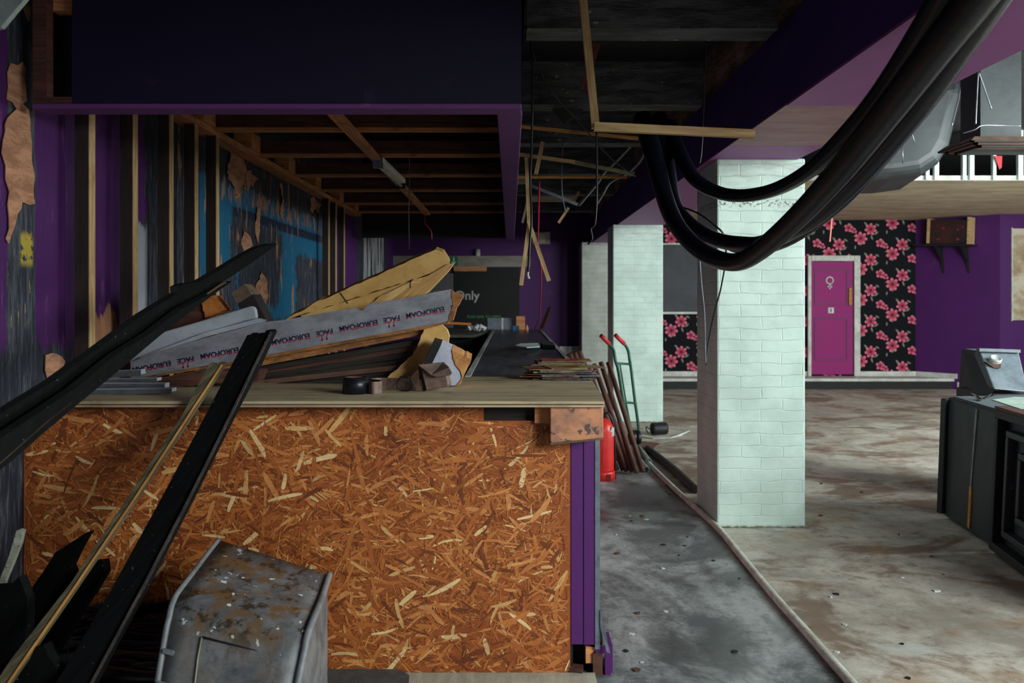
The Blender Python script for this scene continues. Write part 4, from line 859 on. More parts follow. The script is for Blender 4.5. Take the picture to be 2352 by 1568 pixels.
obj('sawn_end', MB().prism(poly([(531,673),(545,664),(560,652),(570,663),(577,676),(545,697)], 4.36), (0,.14,0)), surf('grey_sawn_end', (120,98,78), (92,74,58), 8), b2)
# metal trims at the left
tl = ['top white metal trim of the stack', 'second white metal trim in the stack', 'third white metal trim in the stack', 'lowest long white metal trim on the counter']
for i, (x0, y0, x1, y1, h, D) in enumerate(((235,858,329,853,11,3.92), (200,874,366,870,7,3.86), (190,884,384,884,10,3.78), (150,898,400,894,8,3.70))):
    t = thing('metal_trim', tl[i]+' behind the black planks', 'trim', P((x0+x1)/2, y1+h, D), 'white metal trims on the counter')
    p0, p1 = P(x0, y0, D), P(x1, y1, D)
    m = MB().bar(p0, p1, .05, h*D/F, (0,0,1)); obj('web', m, COVE, t)
    obj('flange', MB().bar(p0+V((0,-.028,-.004)), p1+V((0,-.028,-.004)), .006, h*D/F+.006, (0,0,1)), METAL, t)
# tape roll, belt, pouch, broken block
D = 3.72; pc = P(817, 906, D); pc.z = ZT
tr = thing('tape_roll', 'roll of dark navy tape standing on the plywood edge', 'tape roll', pc)
obj('tape', MB().lathe([(.046,0),(.057,0),(.057,.072),(.046,.072),(.046,0)], pc, 36), TAPE, tr)
obj('core', MB().lathe([(.044,.001),(.046,.001),(.046,.071),(.044,.071),(.044,.001)], pc, 36), W_DARKS, tr)
def ribbon(path, h, th, tilt=0.0):
    m = MB(); n = len(path); b = 0
    for i, (x, y) in enumerate(path):
        a = V(path[max(i-1,0)]); c = V(path[min(i+1,n-1)]); d = (c-a).normalized(); nn = V((-d.y, d.x))
        for s_ in (-1, 1):
            for z in (0, 1): m.v.append(V((x+nn.x*th/2*s_+tilt*z, y+nn.y*th/2*s_, ZT+.002+h*z)))
    for i in range(n-1):
        a, c = i*4, (i+1)*4
        for q_ in ((0,1), (1,3), (3,2), (2,0)): m.face([a+q_[0], a+q_[1], c+q_[1], c+q_[0]], V((1,0,0)), smooth=False)
    m.face([0,1,3,2]); m.face([(n-1)*4+k for k in (0,1,3,2)]); return m
bl = thing('leather_belt', 'coiled worn brown leather belt beside the tape roll', 'belt', P(890, 895, 3.8))
X_ = lambda px, D: XX(px, D)
path = [(X_(848,3.70),3.70),(X_(860,3.69),3.68),(X_(874,3.69),3.72),(X_(868,3.78),3.78),(X_(850,3.82),3.83),(X_(875,3.86),3.87),(X_(905,3.86),3.86),(X_(935,3.83),3.83),(X_(960,3.80),3.80),(X_(985,3.80),3.80)]
fine = []
for i in range(len(path)-1):
    for k in range(5):
        t = k/5; a, b, c, d = [V(path[min(max(j,0),len(path)-1)]) for j in (i-1,i,i+1,i+2)]
        v = .5*((2*b)+(c-a)*t+(2*a-5*b+4*c-d)*t*t+(3*b-a-3*c+d)*t**3); fine.append((v.x, v.y))
obj('strap', ribbon(fine, .052, .006), LEATH, bl)
cr_ = V((X_(931,3.80), 3.795, ZT+.035)); pts = [cr_+V((math.cos(a)*.034, 0, math.sin(a)*.034)) for a in [i*2*math.pi/24 for i in range(25)]]
obj('ring', MB().tube(pts, .0045, 8, False, False), surf('dark_iron', (46,44,46), (30,28,30), 9, rough=.4, metal=.6), bl)
po = thing('leather_pouch', 'brown leather pouch with a folded flap lying on the plywood', 'pouch', P(998, 895, 3.83))
def pp(x, y, D=3.79): return P(x, y, D)
bd = MB(); A_ = [pp(964,846),pp(1025,858),pp(1031,884),pp(1027,889),pp(985,895),pp(974,897)]; bd.prism(A_, (.01,.055,.0)); bev(obj('body', bd, LEATH, po), .006, 3)
fl = MB(); B_ = [pp(961,838,3.77),pp(1018,832,3.83),pp(1030,845,3.77),pp(1038,857,3.76),pp(1034,862,3.765),pp(1003,866,3.765),pp(990,862,3.765)]; fl.prism(B_, (.002,.012,.002)); bev(obj('flap', fl, LEATH, po), .003)
sd = MB(); sd.prism([pp(961,838,3.80),pp(968,847,3.77),pp(980,896,3.77),pp(974,898,3.79),pp(964,880,3.82)], (-.004,.045,0)); obj('gusset', sd, surf('dark_leather', (48,38,38), (32,26,26), 8), po)
wbk = thing('painted_block', 'broken block with white painted face and black edge beside the pouch', 'block', P(1030, 885, 3.98))
BD = 3.98
obj('painted_face', MB().prism(poly([(1012,792),(1043,806),(1040,822),(1046,838),(1056,852),(1060,868),(1050,884),(1030,885),(1000,870),(992,834)], BD), (.0,.10,.02)), surf('lilac_white_paint', (190,190,206), (170,170,190), 5, speck=(120,110,110), sp_t=.7), wbk)
obj('black_edge', MB().prism(poly([(995,787),(1013,792),(992,836),(980,842),(974,830)], BD-.004), (.0,.10,.02)), BLACK, wbk)
obj('broken_face', MB().prism(poly(jag([(1038,803),(1048,809),(1060,815),(1082,825),(1081,833),(1066,862),(1057,885),(1048,885),(1061,868),(1057,851),(1046,838),(1040,822)], 1.3, 6), BD-.006), (.0,.11,.02)), surf('crumbled_wood', (206,146,88), (164,108,60), 12, rough=.95, bump=.8, speck=(240,200,150), sp_t=.62, sp_s=60), wbk)
obj('brown_side', MB().prism(poly([(975,832),(993,838),(1000,872),(985,884),(930,878),(940,868)], BD+.06), (0,.1,0)), W_RED, wbk)  # side of the block in plain red-brown board colour

# magazines
def magmat(i, a, b):
    n = 'magazine_cover_%d' % i
    if n in MATS: return MATS[n]
    g = G(n); v = g.voro(g.map(g.ob, sc=(9, 14, 3)), 1.0); c = g.mix(g.step(g.sep(v.outputs['Color'])[0], .45, .55), tuple(k*.5 for k in s2l(a)), tuple(k*.5 for k in s2l(b)))  # cover colours darkened to hold the shade along the stacked edges
    MATS[n] = g.done(c, .3); return MATS[n]
mcol = [((36,60,130),(200,60,40)), ((150,50,44),(200,170,60)), ((226,222,214),(60,60,66)), ((210,196,60),(70,66,50)), ((40,40,44),(150,150,150)), ((180,170,150),(80,70,60)), ((210,180,90),(160,60,40)), ((200,60,44),(230,180,60))]
PAGES = surf('magazine_pages', (120,114,104), (70,66,62), 60, (1,1), .6)
def magazines(cx, cy, n, th, jx, jr, seed, where, group):
    random.seed(seed); z = ZT+.001
    words = ['blue and red', 'red-brown and yellow', 'white and grey', 'yellow and olive', 'black and grey', 'fawn and brown', 'mustard and red', 'red and orange']
    for i in range(n):
        k = (i*3+seed) % 8 if i else 0
        if i == n-1: k = 7 if seed == 2 else 6
        w, l = random.uniform(.27,.31), random.uniform(.20,.23); t = th*random.uniform(.7,1.5); m = MB()
        a = random.uniform(-jr, jr); ox, oy = cx+random.uniform(-jx, jx), cy+random.uniform(-.02,.02)
        def R(x, y, zz): return V((ox+x*math.cos(a)-y*math.sin(a), oy+x*math.sin(a)+y*math.cos(a), zz))
        droop = random.uniform(0, .004)
        c = lambda z0, z1, s_=0: [R(-w/2+s_,-l/2+s_,z0), R(w/2-s_,-l/2+s_,z0), R(w/2-s_,l/2-s_,z0), R(-w/2+s_,l/2-s_,z0), R(-w/2+s_,-l/2+s_,z1), R(w/2-s_,-l/2+s_,z1), R(w/2-s_,l/2-s_,z1), R(-w/2+s_,l/2-s_,z1)]
        pos = 'bottom' if i == 0 else ('top' if i == n-1 else ('layer %s' % ['', 'two', 'three', 'four', 'five', 'six', 'seven', 'eight', 'nine', 'ten', 'eleven'][i]))
        tg_ = thing('magazine', '%s magazine, %s of %s' % (words[k], pos, where), 'magazine', R(0,0,z), group)
        mm = MB(); mm.hexa(c(z, z+.0008)); mm.hexa(c(z+t-.0008, z+t)); obj('cover', mm, magmat(k, *mcol[k]), tg_)
        obj('pages', MB().hexa(c(z+.0008, z+t-.0008, .002)), PAGES, tg_)
        z += t+random.choice([.0004, .0004, .002])
magazines(XX(1293,4.42), 4.42, 10, .0045, .06, .5, 1, 'the nearer stack on the bar', 'magazines in the nearer stack')
magazines(XX(1290,5.2), 5.2, 7, .005, .03, .25, 2, 'the farther stack on the bar', 'magazines in the farther stack')

# ------------------------------------------------------------------ things in the gangway
fe = PZ(1384, 1100, 0); D = fe.y
ext = thing('fire_extinguisher', 'red fire extinguisher standing on the floor beside the bar', 'fire extinguisher', fe)
R_ = 26*D/F
cy = obj('cylinder', MB().lathe([(0,.03),(R_*.98,.03),(R_,.06),(R_,.42),(R_*.9,.47),(R_*.6,.51),(R_*.3,.53),(0,.53)], fe, 32), RED, ext)
fr_ = obj('foot_ring', MB().lathe([(R_*1.02,0),(R_*1.1,0),(R_*1.1,.07),(R_*1.0,.085),(R_*1.02,0)], fe, 32), RED, ext)
obj('foot_lug', MB().box(fe.x+R_*.2, fe.x+R_*.6, fe.y-R_*1.12, fe.y-R_*.9, .0, .06), surf('dark_red', (130,28,30), (110,24,26), 6), fr_)
lb_ = MB(); q = [P(1397,1002,D-R_*.9), P(1406,980,D-R_*.75), P(1411,982,D-R_*.5), P(1411,1001,D-R_*.5)]; lb_.prism(q, (0,.02,0)); obj('label', lb_, WHITE, cy)
obj('valve', MB().lathe([(0,.52),(.02,.52),(.02,.57),(.035,.58),(.035,.60),(0,.61)], fe, 16), BLK, ext)
obj('hose', MB().tube([fe+V((.02,0,.56)), P(1395,948,D), P(1406,965,D), P(1411,1000,D), P(1413,1050,D), P(1413,1090,D), P(1412,1102,D)], .009, 8), RUBBER, ext)
pl_ = ['first rusty scaffold pipe from the bar', 'second rusty scaffold pipe from the bar', 'third rusty scaffold pipe from the bar', 'fourth rusty scaffold pipe from the bar', 'fifth rusty scaffold pipe from the bar', 'rusty scaffold pipe nearest the sack truck']
for i, (xt, yt, xb_, yb_, D0_, D1_) in enumerate(((1322,860,1418,1080,7.9,7.75), (1336,850,1432,1080,7.9,7.8), (1350,842,1440,1082,7.95,7.8), (1364,836,1452,1083,8.0,7.75), (1380,832,1462,1085,8.05,7.7), (1397,832,1477,1083,8.1,7.75))):
    a, b = P(xt, yt, D0_), PZ(xb_, yb_, .02); m = MB(); m.tube([a, b], .023, 14)
    single('rusty_pipe', m, RUST, pl_[i]+', leaning', 'pipe', 'rusty pipes leaning by the bar')
for i, (xt, yt, xb_, yb_, D) in enumerate(((1309,812,1345,905,8.8), (1320,810,1356,905,8.9), (1331,806,1367,900,9.0))):
    single('rusty_pipe', MB().tube([P(xt,yt,D), PZ(xb_+45, yb_+120, .02)], .026, 12), RUST, ['short-looking rusty pipe top closest to the white ledge', 'middle rusty pipe top in the farther bunch', 'rusty pipe top in the farther bunch, next to the far column'][i], 'pipe', 'farther bunch of rusty pipes')
tk = thing('sack_truck', 'green two-wheeled sack truck with red grips beside the column', 'sack truck', PZ(1466, 1022, 0))
La = [(1380,770,8.5),(1399,789,8.55),(1409.5,805,8.6),(1414,830,8.6),(1420,851,8.62),(1432,923,8.66),(1445,970,8.7),(1459,1015,8.75)]
Ra = [(1413,769,8.8),(1434,789.5,8.85),(1443,806,8.88),(1446,825,8.88),(1450,851,8.9),(1458,917,8.9),(1466.5,980,8.9),(1468,1016,8.9)]
rA = obj('rail', MB().tube([P(*p) for p in La], .0155, 10), GREEN, tk); rB = obj('rail', MB().tube([P(*p) for p in Ra], .0155, 10), GREEN, tk)
obj('grip', MB().tube([P(*La[0]), P(*La[1])], .022, 10), REDP, rA); obj('grip', MB().tube([P(*Ra[0]), P(*Ra[1])], .022, 10), REDP, rB)
for a, b in (((1417,834,8.6),(1447,836,8.88)), ((1433,923,8.66),(1459,926,8.9)), ((1452,1000,8.7),(1468,1003,8.9))): obj('crossbar', MB().tube([P(*a), P(*b)], .012, 8), GREEN, tk)
obj('slat', MB().tube([P(1424,836,8.65), P(1438,923,8.72), P(1448,975,8.78)], .008, 8), GREEN, tk)
obj('toe_plate', MB().prism([PZ(1460,1028,.03), PZ(1502,1030,.03), PZ(1516,1020,.03), PZ(1466,1014,.03)], (0,0,.012)), RUST, tk)
for x_, d_ in ((1463,8.75), (1452,8.6)): obj('wheel', MB().lathe([(.02,-.02),(.06,-.025),(.075,-.018),(.075,.018),(.06,.025),(.02,.02)], P(x_, 1004, d_), 22, (1,.3,0)), RUBBER, tk)
# pipes on the floor
def fp(name, pts, r, mat, label, zz=None, hollow=False):
    q = [PZ(x, y, r) for (x, y) in pts]; t = thing(name, label, 'pipe', q[0]-V((0,0,r)))
    obj('barrel', MB().tube(q, r, 14), mat, t)
    d = (q[0]-q[-1]).normalized() if q[0].y < q[-1].y else (q[-1]-q[0]).normalized(); e = q[0] if q[0].y < q[-1].y else q[-1]
    obj('bore', MB().lathe([(0,.0015),(r*.72,.0015)], e, 14, d), BLK, t); return t
fp('floor_pipe', [(1490,1060),(1462,1022)], .030, PIPEG, 'upper short grey pipe on the floor ahead of the rusty pipes')
fp('floor_pipe', [(1485,1078),(1450,1035)], .030, PIPEG, 'lower short grey pipe on the floor ahead of the rusty pipes')
fp('floor_pipe', [(1597,1124),(1545,1075),(1488,1030)], .034, surf('mouldy_black_pipe', (52,50,46), (30,30,28), 12, speck=(120,118,104), sp_t=.62, sp_s=50), 'dark mouldy pipe lying on the floor before the nearest column')
cn = [(1470,1034),(1495,1066),(1545,1115),(1594,1160),(1650,1210),(1700,1270),(1749,1330),(1800,1390),(1850,1445),(1905,1508),(1960,1570),(2060,1690)]
single('floor_conduit', MB().tube([PZ(x-3, y, .02)+V((0,0,0)) for (x, y) in cn], .021, 12), COND, 'long dirty white conduit running along the floor past the column', 'conduit')
mo = PZ(1514, 998, 0)
mt = thing('small_motor', 'small black cylindrical motor on the floor between the columns', 'motor', mo)
obj('body', MB().lathe([(0,-.09),(.065,-.09),(.07,-.07),(.07,.07),(.065,.09),(0,.09)], mo+V((0,0,.07)), 22, (1,.2,0)), BLACK, mt)
obj('lead', MB().tube([mo+V((-.08,0,.08)), P(1493,985,mo.y), P(1484,980,mo.y), P(1486,990,mo.y), P(1492,996,mo.y)], .007, 6), RUBBER, mt)
single('curved_strip', MB().prism([PZ(1472,999,.003), PZ(1500,1003,.003), PZ(1540,1002,.003), PZ(1565,998,.003), P(1585,989,9.8), P(1564,1001,9.7), PZ(1540,1006,.003), PZ(1500,1007,.003), PZ(1472,1002,.003)], (0,0,.006)), WHITE, 'curved white plastic strip on the floor beside the small motor', 'strip')
# scraps of debris on the open floor
random.seed(21); scm = [plain('scrap_white', (200,206,200)), plain('scrap_brown', (90,66,48)), plain('scrap_black', (24,24,24))]
for i in range(46):
    x, y = random.choice([(random.uniform(1870,2180), random.uniform(930,1560)), (random.uniform(1400,1700), random.uniform(1120,1540))])
    c = PZ(x, y, 0); r = random.uniform(.008,.024); n = random.randint(4,6); k = random.randrange(3)
    pts = [c+V((math.cos(j*2*math.pi/n)*r*random.uniform(.5,1), math.sin(j*2*math.pi/n)*r*random.uniform(.5,1), .0005)) for j in range(n)]
    single('floor_scrap', MB().prism(pts, (0,0,random.uniform(.002,.008))), scm[k], 'tiny %s scrap lying on the concrete floor' % ('white','brown','black')[k], 'scrap', '%s scraps on the floor' % ('white','brown','black')[k])

# ------------------------------------------------------------------ black cabinets at the right
def quadbox(b, t): return MB().hexa(list(b)+list(t))
A = thing('black_cabinet', 'dusty black cabinet with a pale seam, behind the ribbed one', 'cabinet', PZ(2200, 1230, 0))
za = ZZ(946, 5.28)
a0, a1 = P(2166, 1190, 6.08), P(2283, 1264, 5.28); a0.z = a1.z = .02
t0, t1 = P(2176, 912, 6.12), P(2296, 946, 5.28); t0.z = t1.z = za
w_ = V((1.1, .12, 0))
cA = bev(obj('case', quadbox([a0, a1, a1+w_, a0+w_], [t0, t1, t1+w_, t0+w_]), CAB, A), .02, 3)
bev(obj('rear_flange', quadbox([a0+V((-.05,.0,.02)), a0+V((-.03,-.04,.02)), a0+w_, a0+V((0,.06,0))+w_], [t0+V((-.05,.0,-.01)), t0+V((-.03,-.04,-.01)), t0+w_+V((0,0,-.01)), t0+w_+V((0,.06,-.01))]), BLACK, A), .008)
obj('top_sheet', MB().prism([t0+V((.03,-.03,.001)), t1+V((.03,.03,.001)), t1+w_+V((0,.03,.001)), t0+w_+V((0,-.03,.001))], (0,0,.006)), CABT, A)
zi = za+.008
obj('pale_inset', MB().prism([PZ(2278,918,zi), PZ(2330,912,zi), PZ(2460,918,zi), PZ(2420,948,zi), PZ(2352,942,zi)], (0,0,.003)), surf('mint_dust_sheet', (176,196,186), (150,170,160), 4), A)
sm = lambda t, u: (a0+(a1-a0)*t)*(1-u)+(t0+(t1-t0)*t)*u
obj('seam', MB().prism([sm(.55,.36)-V((.008,0,0)), sm(.57,.36)-V((.008,0,0)), sm(.63,.97)-V((.008,0,0)), sm(.60,.97)-V((.008,0,0))], (.012,0,0)), PIPEG, cA)
obj('yellow_seam', MB().prism([sm(.53,.03)-V((.009,0,0)), sm(.57,.03)-V((.009,0,0)), sm(.58,.36)-V((.009,0,0)), sm(.54,.36)-V((.009,0,0))], (.012,0,0)), W_YEL, cA)
B = thing('ribbed_cabinet', 'black cabinet with nested recessed frames at the right edge', 'cabinet', PZ(2300, 1290, 0))
zb_ = ZZ(941, 5.2)
b0, b1 = P(2284, 1290, 5.22), P(2440, 1440, 4.05); b0.z = b1.z = .015
b0 = V((2.955, 5.24, .03)); b1 = V((2.74, 3.95, .0)); c0_, c1_ = V((2.995, 5.24, zb_)), V((2.80, 3.95, zb_+.0))
w_ = V((1.0, .1, 0))
bev(obj('case', quadbox([b0+V((.05,0,0)), b1+V((.05,0,0)), b1+w_, b0+w_], [c0_+V((.05,0,0)), c1_+V((.05,0,0)), c1_+w_, c0_+w_]), CAB, B), .012)
bp = lambda t, u: (b0+(b1-b0)*t)*(1-u)+(c0_+(c1_-c0_)*t)*u
for i, (ins, dp) in enumerate(((0.0, 0), (.13, .02), (.26, .045))):
    m = MB(); wdt = .045 if i else .06
    def fb(t0_, u0_, t1_, u1_):
        off = V((dp*.9, 0, 0)); q = [bp(t0_,u0_), bp(t1_,u0_), bp(t1_,u1_), bp(t0_,u1_)]
        m.prism([p+off-V((.02,0,0)) for p in q], (.075,0,0))
    it = ins*.75; fb(it, ins, 1-it, ins+wdt); fb(it, 1-ins-wdt, 1-it, 1-ins); fb(it, ins+wdt, it+wdt*.6, 1-ins-wdt); fb(1-it-wdt*.6, ins+wdt, 1-it, 1-ins-wdt)
    bev(obj('frame', m, CAB if i else BLACK, B), .006)
obj('top_edge', MB().prism([c0_+V((-.02,0,0)), c1_+V((-.02,0,0)), c1_+V((.06,0,0)), c0_+V((.06,0,0))], (0,0,.02)), W_RED, B)
# wedge-shaped grey cabinet behind
M = thing('wedge_cabinet', 'grey wedge-topped cabinet with a round dial, behind the black cabinets', 'cabinet', P(2290, 1000, 6.9)*1)
dm = 6.9
f0, f1, f2, f3 = P(2250,806,dm+.1), P(2340,806,dm+.1), P(2362,900,dm-.25), P(2283,893,dm-.3)
g0, g3 = P(2248,804,dm+.35), P(2241,903,dm-.05)
m = MB(); m.prism([f0, f1, f2, f3], (.06,.35,0)); bev(obj('sloping_face', m, CABT, M), .01)
obj('dark_side', MB().prism([P(2247,806,dm+.14), P(2253,812,dm+.1), P(2283,893,dm-.28), P(2278,910,dm-.28), P(2240,910,dm+.1)], (.02,.3,0)), CAB, M)
obj('top_lip', MB().bar(P(2246,803,dm+.08), P(2340,806,dm+.08), .05, .025), CABT, M)
dc = P(2286,827,dm-.02)
dn = (f1-f0).cross(f3-f0).normalized(); dn = dn if dn.y < 0 else -dn
obj('dial', MB().lathe([(.045,-.02),(.045,.02),(.038,.028),(.034,.02),(0,.018)], dc, 26, dn), surf('silver_dial', (206,210,206), (150,156,154), 14, rough=.3, metal=.3), M)
obj('cracked_mount', MB().prism([P(2262,830,dm-.06), P(2275,838,dm-.08), P(2284,845,dm-.08), P(2298,846,dm-.08), P(2300,835,dm-.06), P(2280,838,dm-.05)], (0,.03,0)), W_RED, M)
obj('plinth', MB().box(P(2241,903,dm).x, P(2400,903,dm).x, dm-.25, dm+.3, 0, ZZ(905,dm-.25)), CAB, M)
leaf_ = MB(); random.seed(5); lc = V(P(2255,918,5.85)); lc.z = za+.012
for i in range(9):
    a = random.random()*6.28; L = random.uniform(.05,.1); leaf_.bar(lc, lc+V((math.cos(a)*L, math.sin(a)*L, random.uniform(.0,.04))), .016, .004)
single('dry_leaf_scrap', leaf_, surf('dry_leaf', (70,62,56), (46,42,40), 10), 'crumpled dark dry scrap on top of the dusty black cabinet', 'scrap')

# ------------------------------------------------------------------ planks leaning in front of the bar
ip = lambda x, y, x0, D0_, x1, D1_: lin(x0, D0_, x1, D1_, x)
fA = lambda x, y: lin(620, 4.0, 0, 2.45, x)
random.seed(4)
pa = thing('charred_plank', 'upper broken black plank, its long tip before the blue wall', 'plank', P(0, 1000, 2.5), 'black planks leaning on the bar')
oa = [(624,559),(608,560),(580,566),(545,585),(500,612),(440,647),(405,651),(390,658),(391,672),(350,697),(312,720),(262,756),(207,797),(96,876),(0,935),(-120,1010),(-120,1100),(0,1005),(150,905),(300,790),(420,700),(500,644),(560,605)]
obj('board', MB().prism(polyf(oa, fA), (.02,.03,.0), V((.8,0,.5))), BPLANK, pa)
fA2 = lambda x, y: lin(620, 3.94, 0, 2.38, x)
ob_ = [(517,645),(470,672),(400,708),(330,762),(250,812),(150,892),(0,990),(-120,1070),(-120,1150),(0,1060),(64,1004),(160,925),(255,848),(351,768),(440,700)]
pb = thing('charred_plank', 'lower black plank with a chipped pale edge, beside the upper one', 'plank', P(0, 1040, 2.4), 'black planks leaning on the bar')
obj('board', MB().prism(polyf(ob_, fA2), (.02,.03,.0), V((.8,0,.5))), BPLANK, pb)
ed = [(517,648),(440,702),(351,770),(300,811),(255,850),(205,888),(160,927),(110,966),(64,1006),(0,1062),(-110,1150)]
for i in range(len(ed)-1):
    a, b = ed[i], ed[i+1]; Da, Db = fA2(*a)-.01, fA2(*b)-.01; wd = 3.5+5*(1-max(b[0],0)/520)
    if i == 0: me_ = MB()
    me_.bar(P(*a, Da), P(*b, Db), wd*Db/F, .012, (0,1,0))
obj('chipped_edge', me_, EDGE, pb)
fBk = lambda x, y: lin(760, 3.56, 1568, 2.70, y)
op = [(568,769),(575,768),(580,764),(588,768),(598,764),(606,766),(612,758),(622,756),(625,762),(590,838),(507,1000),(432,1150),(330,1347),(211,1568),(130,1720),(35,1720),(129,1568),(238,1385),(367,1150),(450,995),(530,842)]
pc_ = thing('black_plank', 'straight black plank leaning on the plywood edge next to the pale batten', 'plank', P(150, 1720, 2.65), 'black planks leaning on the bar')
obj('board', MB().prism(polyf(op, fBk), (.012,.03,0), V((.45,0,.9))), BPLANK, pc_)
re_ = MB(); rp = [(623,763),(507,1000),(432,1150),(330,1347),(211,1568),(130,1720)]
for a, b in zip(rp[:-1], rp[1:]): re_.bar(P(*a, fBk(*a)-.006), P(*b, fBk(*b)-.006), .008, .012, (0,1,0))
obj('scuffed_edge', re_, surf('scuffed_dark_edge', (70,60,54), (30,28,28), 10, speck=(170,160,146), sp_t=.64, sp_s=50), pc_)
fC = lambda x, y: lin(832, 3.50, 1568, 2.68, y)
oc = [(478,840),(484,833),(497,836),(508,830),(516,834),(500,862),(311,1150),(175,1350),(25,1567),(-60,1690),(-88,1690),(24,1515),(165,1335),(279,1163),(420,950)]
pd = thing('pale_batten', 'long weathered batten with a raw yellow edge leaning beside the black plank', 'batten', P(-60, 1690, 2.6))
obj('timber', MB().prism(polyf(oc, fC), (.0,.03,.0), V((.5,0,.8))), W_OLD, pd)
ye_ = MB(); yp = [(512,838),(420,978),(311,1146),(175,1347),(25,1564),(-60,1688)]
for a, b in zip(yp[:-1], yp[1:]): ye_.bar(P(a[0]-2, a[1], fC(*a)-.002), P(b[0]-2, b[1], fC(*b)-.002), .008, .006, (0,1,0))
obj('raw_edge', ye_, W_YEL, pd)
# shards and pile at the bottom left
sh_ = [([(202,1221),(160,1247),(127,1268),(60,1368),(10,1460),(-40,1600),(60,1640),(120,1520),(172,1400),(180,1350),(160,1300),(178,1262)], 3.15, 'tall jagged black shard standing behind the pale batten'),
       ([(236,1287),(214,1290),(150,1385),(60,1540),(90,1560),(180,1410),(240,1315)], 3.05, 'narrow black shard with a blunt tip behind the pale batten'),
       ([(44,1324),(20,1345),(-60,1350),(-60,1700),(20,1700),(62,1440),(62,1372)], 2.95, 'broad black board corner at the left edge of the floor pile'),
       ([(100,1480),(160,1600),(180,1780),(60,1790),(-50,1790),(-50,1540)], 2.75, 'lowest black board piece under the pale batten foot'),
       ([(300,1395),(385,1380),(390,1400),(300,1420),(160,1480),(120,1500),(120,1470),(190,1430)], 3.3, 'black flat strip lying over the cable pile')]
for pts, D, lb in sh_:
    single('black_shard', MB().prism(poly(jag(pts, 2.0, 26), D), (.01,.03,.0), V((.5,0,.8))), BPLANK, lb, 'shard', 'black shards at the bar foot')
single('white_stick', MB().prism(poly([(38,1218),(45,1216),(53,1219),(46,1250),(12,1334),(-80,1660),(-96,1660),(0,1330),(22,1272)], 3.1), (.0,.02,0)), surf('flaking_white_stick', (176,178,164), (130,128,112), 8, (1,4), speck=(70,60,50), sp_t=.6), 'short flaking white stick leaning at the left edge of the chipboard', 'stick')
random.seed(8); tones = ['thin', 'thick', 'curved', 'straight']
for i in range(22):
    y0 = 1392+i*9+random.uniform(-3,3); D = 3.42-(i*.022); x0 = random.uniform(90,150); x1 = random.uniform(385,420)
    r = random.choice([.006,.009,.013]) if i < 14 else random.choice([.014,.02,.026])
    pts = [P(x0+(x1-x0)*t, y0+random.uniform(-7,7)+ (math.sin(t*3.1)*-10 if i % 3 else 6), D+random.uniform(-.02,.02)) for t in (0,.25,.5,.75,1)]
    single('black_cable', MB().tube(pts, r, 8), surf('faded_cable', (44,44,50), (28,28,32), 10, rough=.4) if i % 4 else surf('dusty_cable', (78,76,72), (44,42,42), 8), 'black cable in the tangled pile between planks and grey box', 'cable', 'cables piled at the bar foot')
cb = MB(); cb.tube([P(160,1392,3.36), P(230,1400,3.3), P(165,1440,3.28), P(155,1500,3.2), P(170,1560,3.2)], .005, 6); single('loose_wire', cb, RUBBER, 'thin loose wire curling over the cable pile', 'wire')
single('shredded_strip', MB().prism(poly(jag([(300,1442),(380,1432),(375,1450),(300,1458)], 2, 8), 3.34), (0,.01,0)), FOAMB, 'pale shredded strip under the cables beside the grey box', 'strip')
hp = MB(); hp.prism([P(-60,1480,3.45), P(100,1440,3.45), P(380,1440,3.45), P(400,1560,3.45), (-1.3,3.45,0), (-2.0,3.45,0)], (0,-.25,-.02))
single('rubble_heap', hp, surf('dark_rubble', (34,30,28), (16,15,15), 9, rough=.95, bump=1, bd=.03, speck=(92,70,50), sp_t=.62, sp_s=20), 'heap of dark dusty rubble under the cables at the bar foot', 'rubble', kind='stuff')

# ------------------------------------------------------------------ grey plastic housing in front
gb = thing('grey_housing', 'stained grey plastic housing tilted in front of the chipboard', 'plastic housing', (XX(520,3.0), 3.0, 0))
Lp = [(505,1240,3.30), (480,1272,3.2), (455,1305,3.08), (428,1340,2.95), (409,1366,2.87), (398,1392,2.82), (392,1420,2.79), (385,1452,2.77), (366,1568,2.70), (345,1720,2.62), (330,1850,2.58)]
Rp = [(752,1318,3.22), (742,1348,3.12), (731,1380,3.0), (716,1415,2.88), (706,1440,2.81), (699,1462,2.77), (695,1485,2.75), (690,1510,2.73), (674,1590,2.68), (655,1730,2.60), (640,1850,2.58)]
NL = 7; sh = MB()
rows = []
for l, r in zip(Lp, Rp):
    a, b = P(*l), P(*r); rows.append([a+(b-a)*(k/NL) for k in range(NL+1)])
for R0 in rows: sh.v += R0
for i in range(len(rows)-1):
    for k in range(NL):
        q_ = [i*(NL+1)+k, i*(NL+1)+k+1, (i+1)*(NL+1)+k+1, (i+1)*(NL+1)+k]; sh.face(q_, smooth=True, uv=[(k*.08, i*.08), (k*.08+.08, i*.08), (k*.08+.08, i*.08+.08), (k*.08, i*.08+.08)])
g = G('stained_grey_housing'); o3 = g.ob; nn = g.noise(o3, 7, 6, .65, .4); n5 = g.noise(o3, 45, 5, .7)
c = g.mix(g.step(nn, .35, .65), s2l((120,120,122)), s2l((84,86,90)))
c = g.mix(g.ma('MULTIPLY', g.step(n5, .5, .7), .4), c, s2l((60, 58, 54)))
geo = g.N.new('ShaderNodeNewGeometry'); up_ = g.sep(geo.outputs['Normal'])[2]; upm = g.step(up_, .35, .7)
c = g.mix(g.ma('MULTIPLY', upm, g.step(g.noise(o3, 9, 5, .65), .46, .60)), c, s2l((110, 84, 58)))
c = g.mix(g.ma('MULTIPLY', upm, g.step(g.noise(g.map(o3, loc=(3,3,3)), 13, 6, .75), .51, .60)), c, s2l((58, 48, 36)))
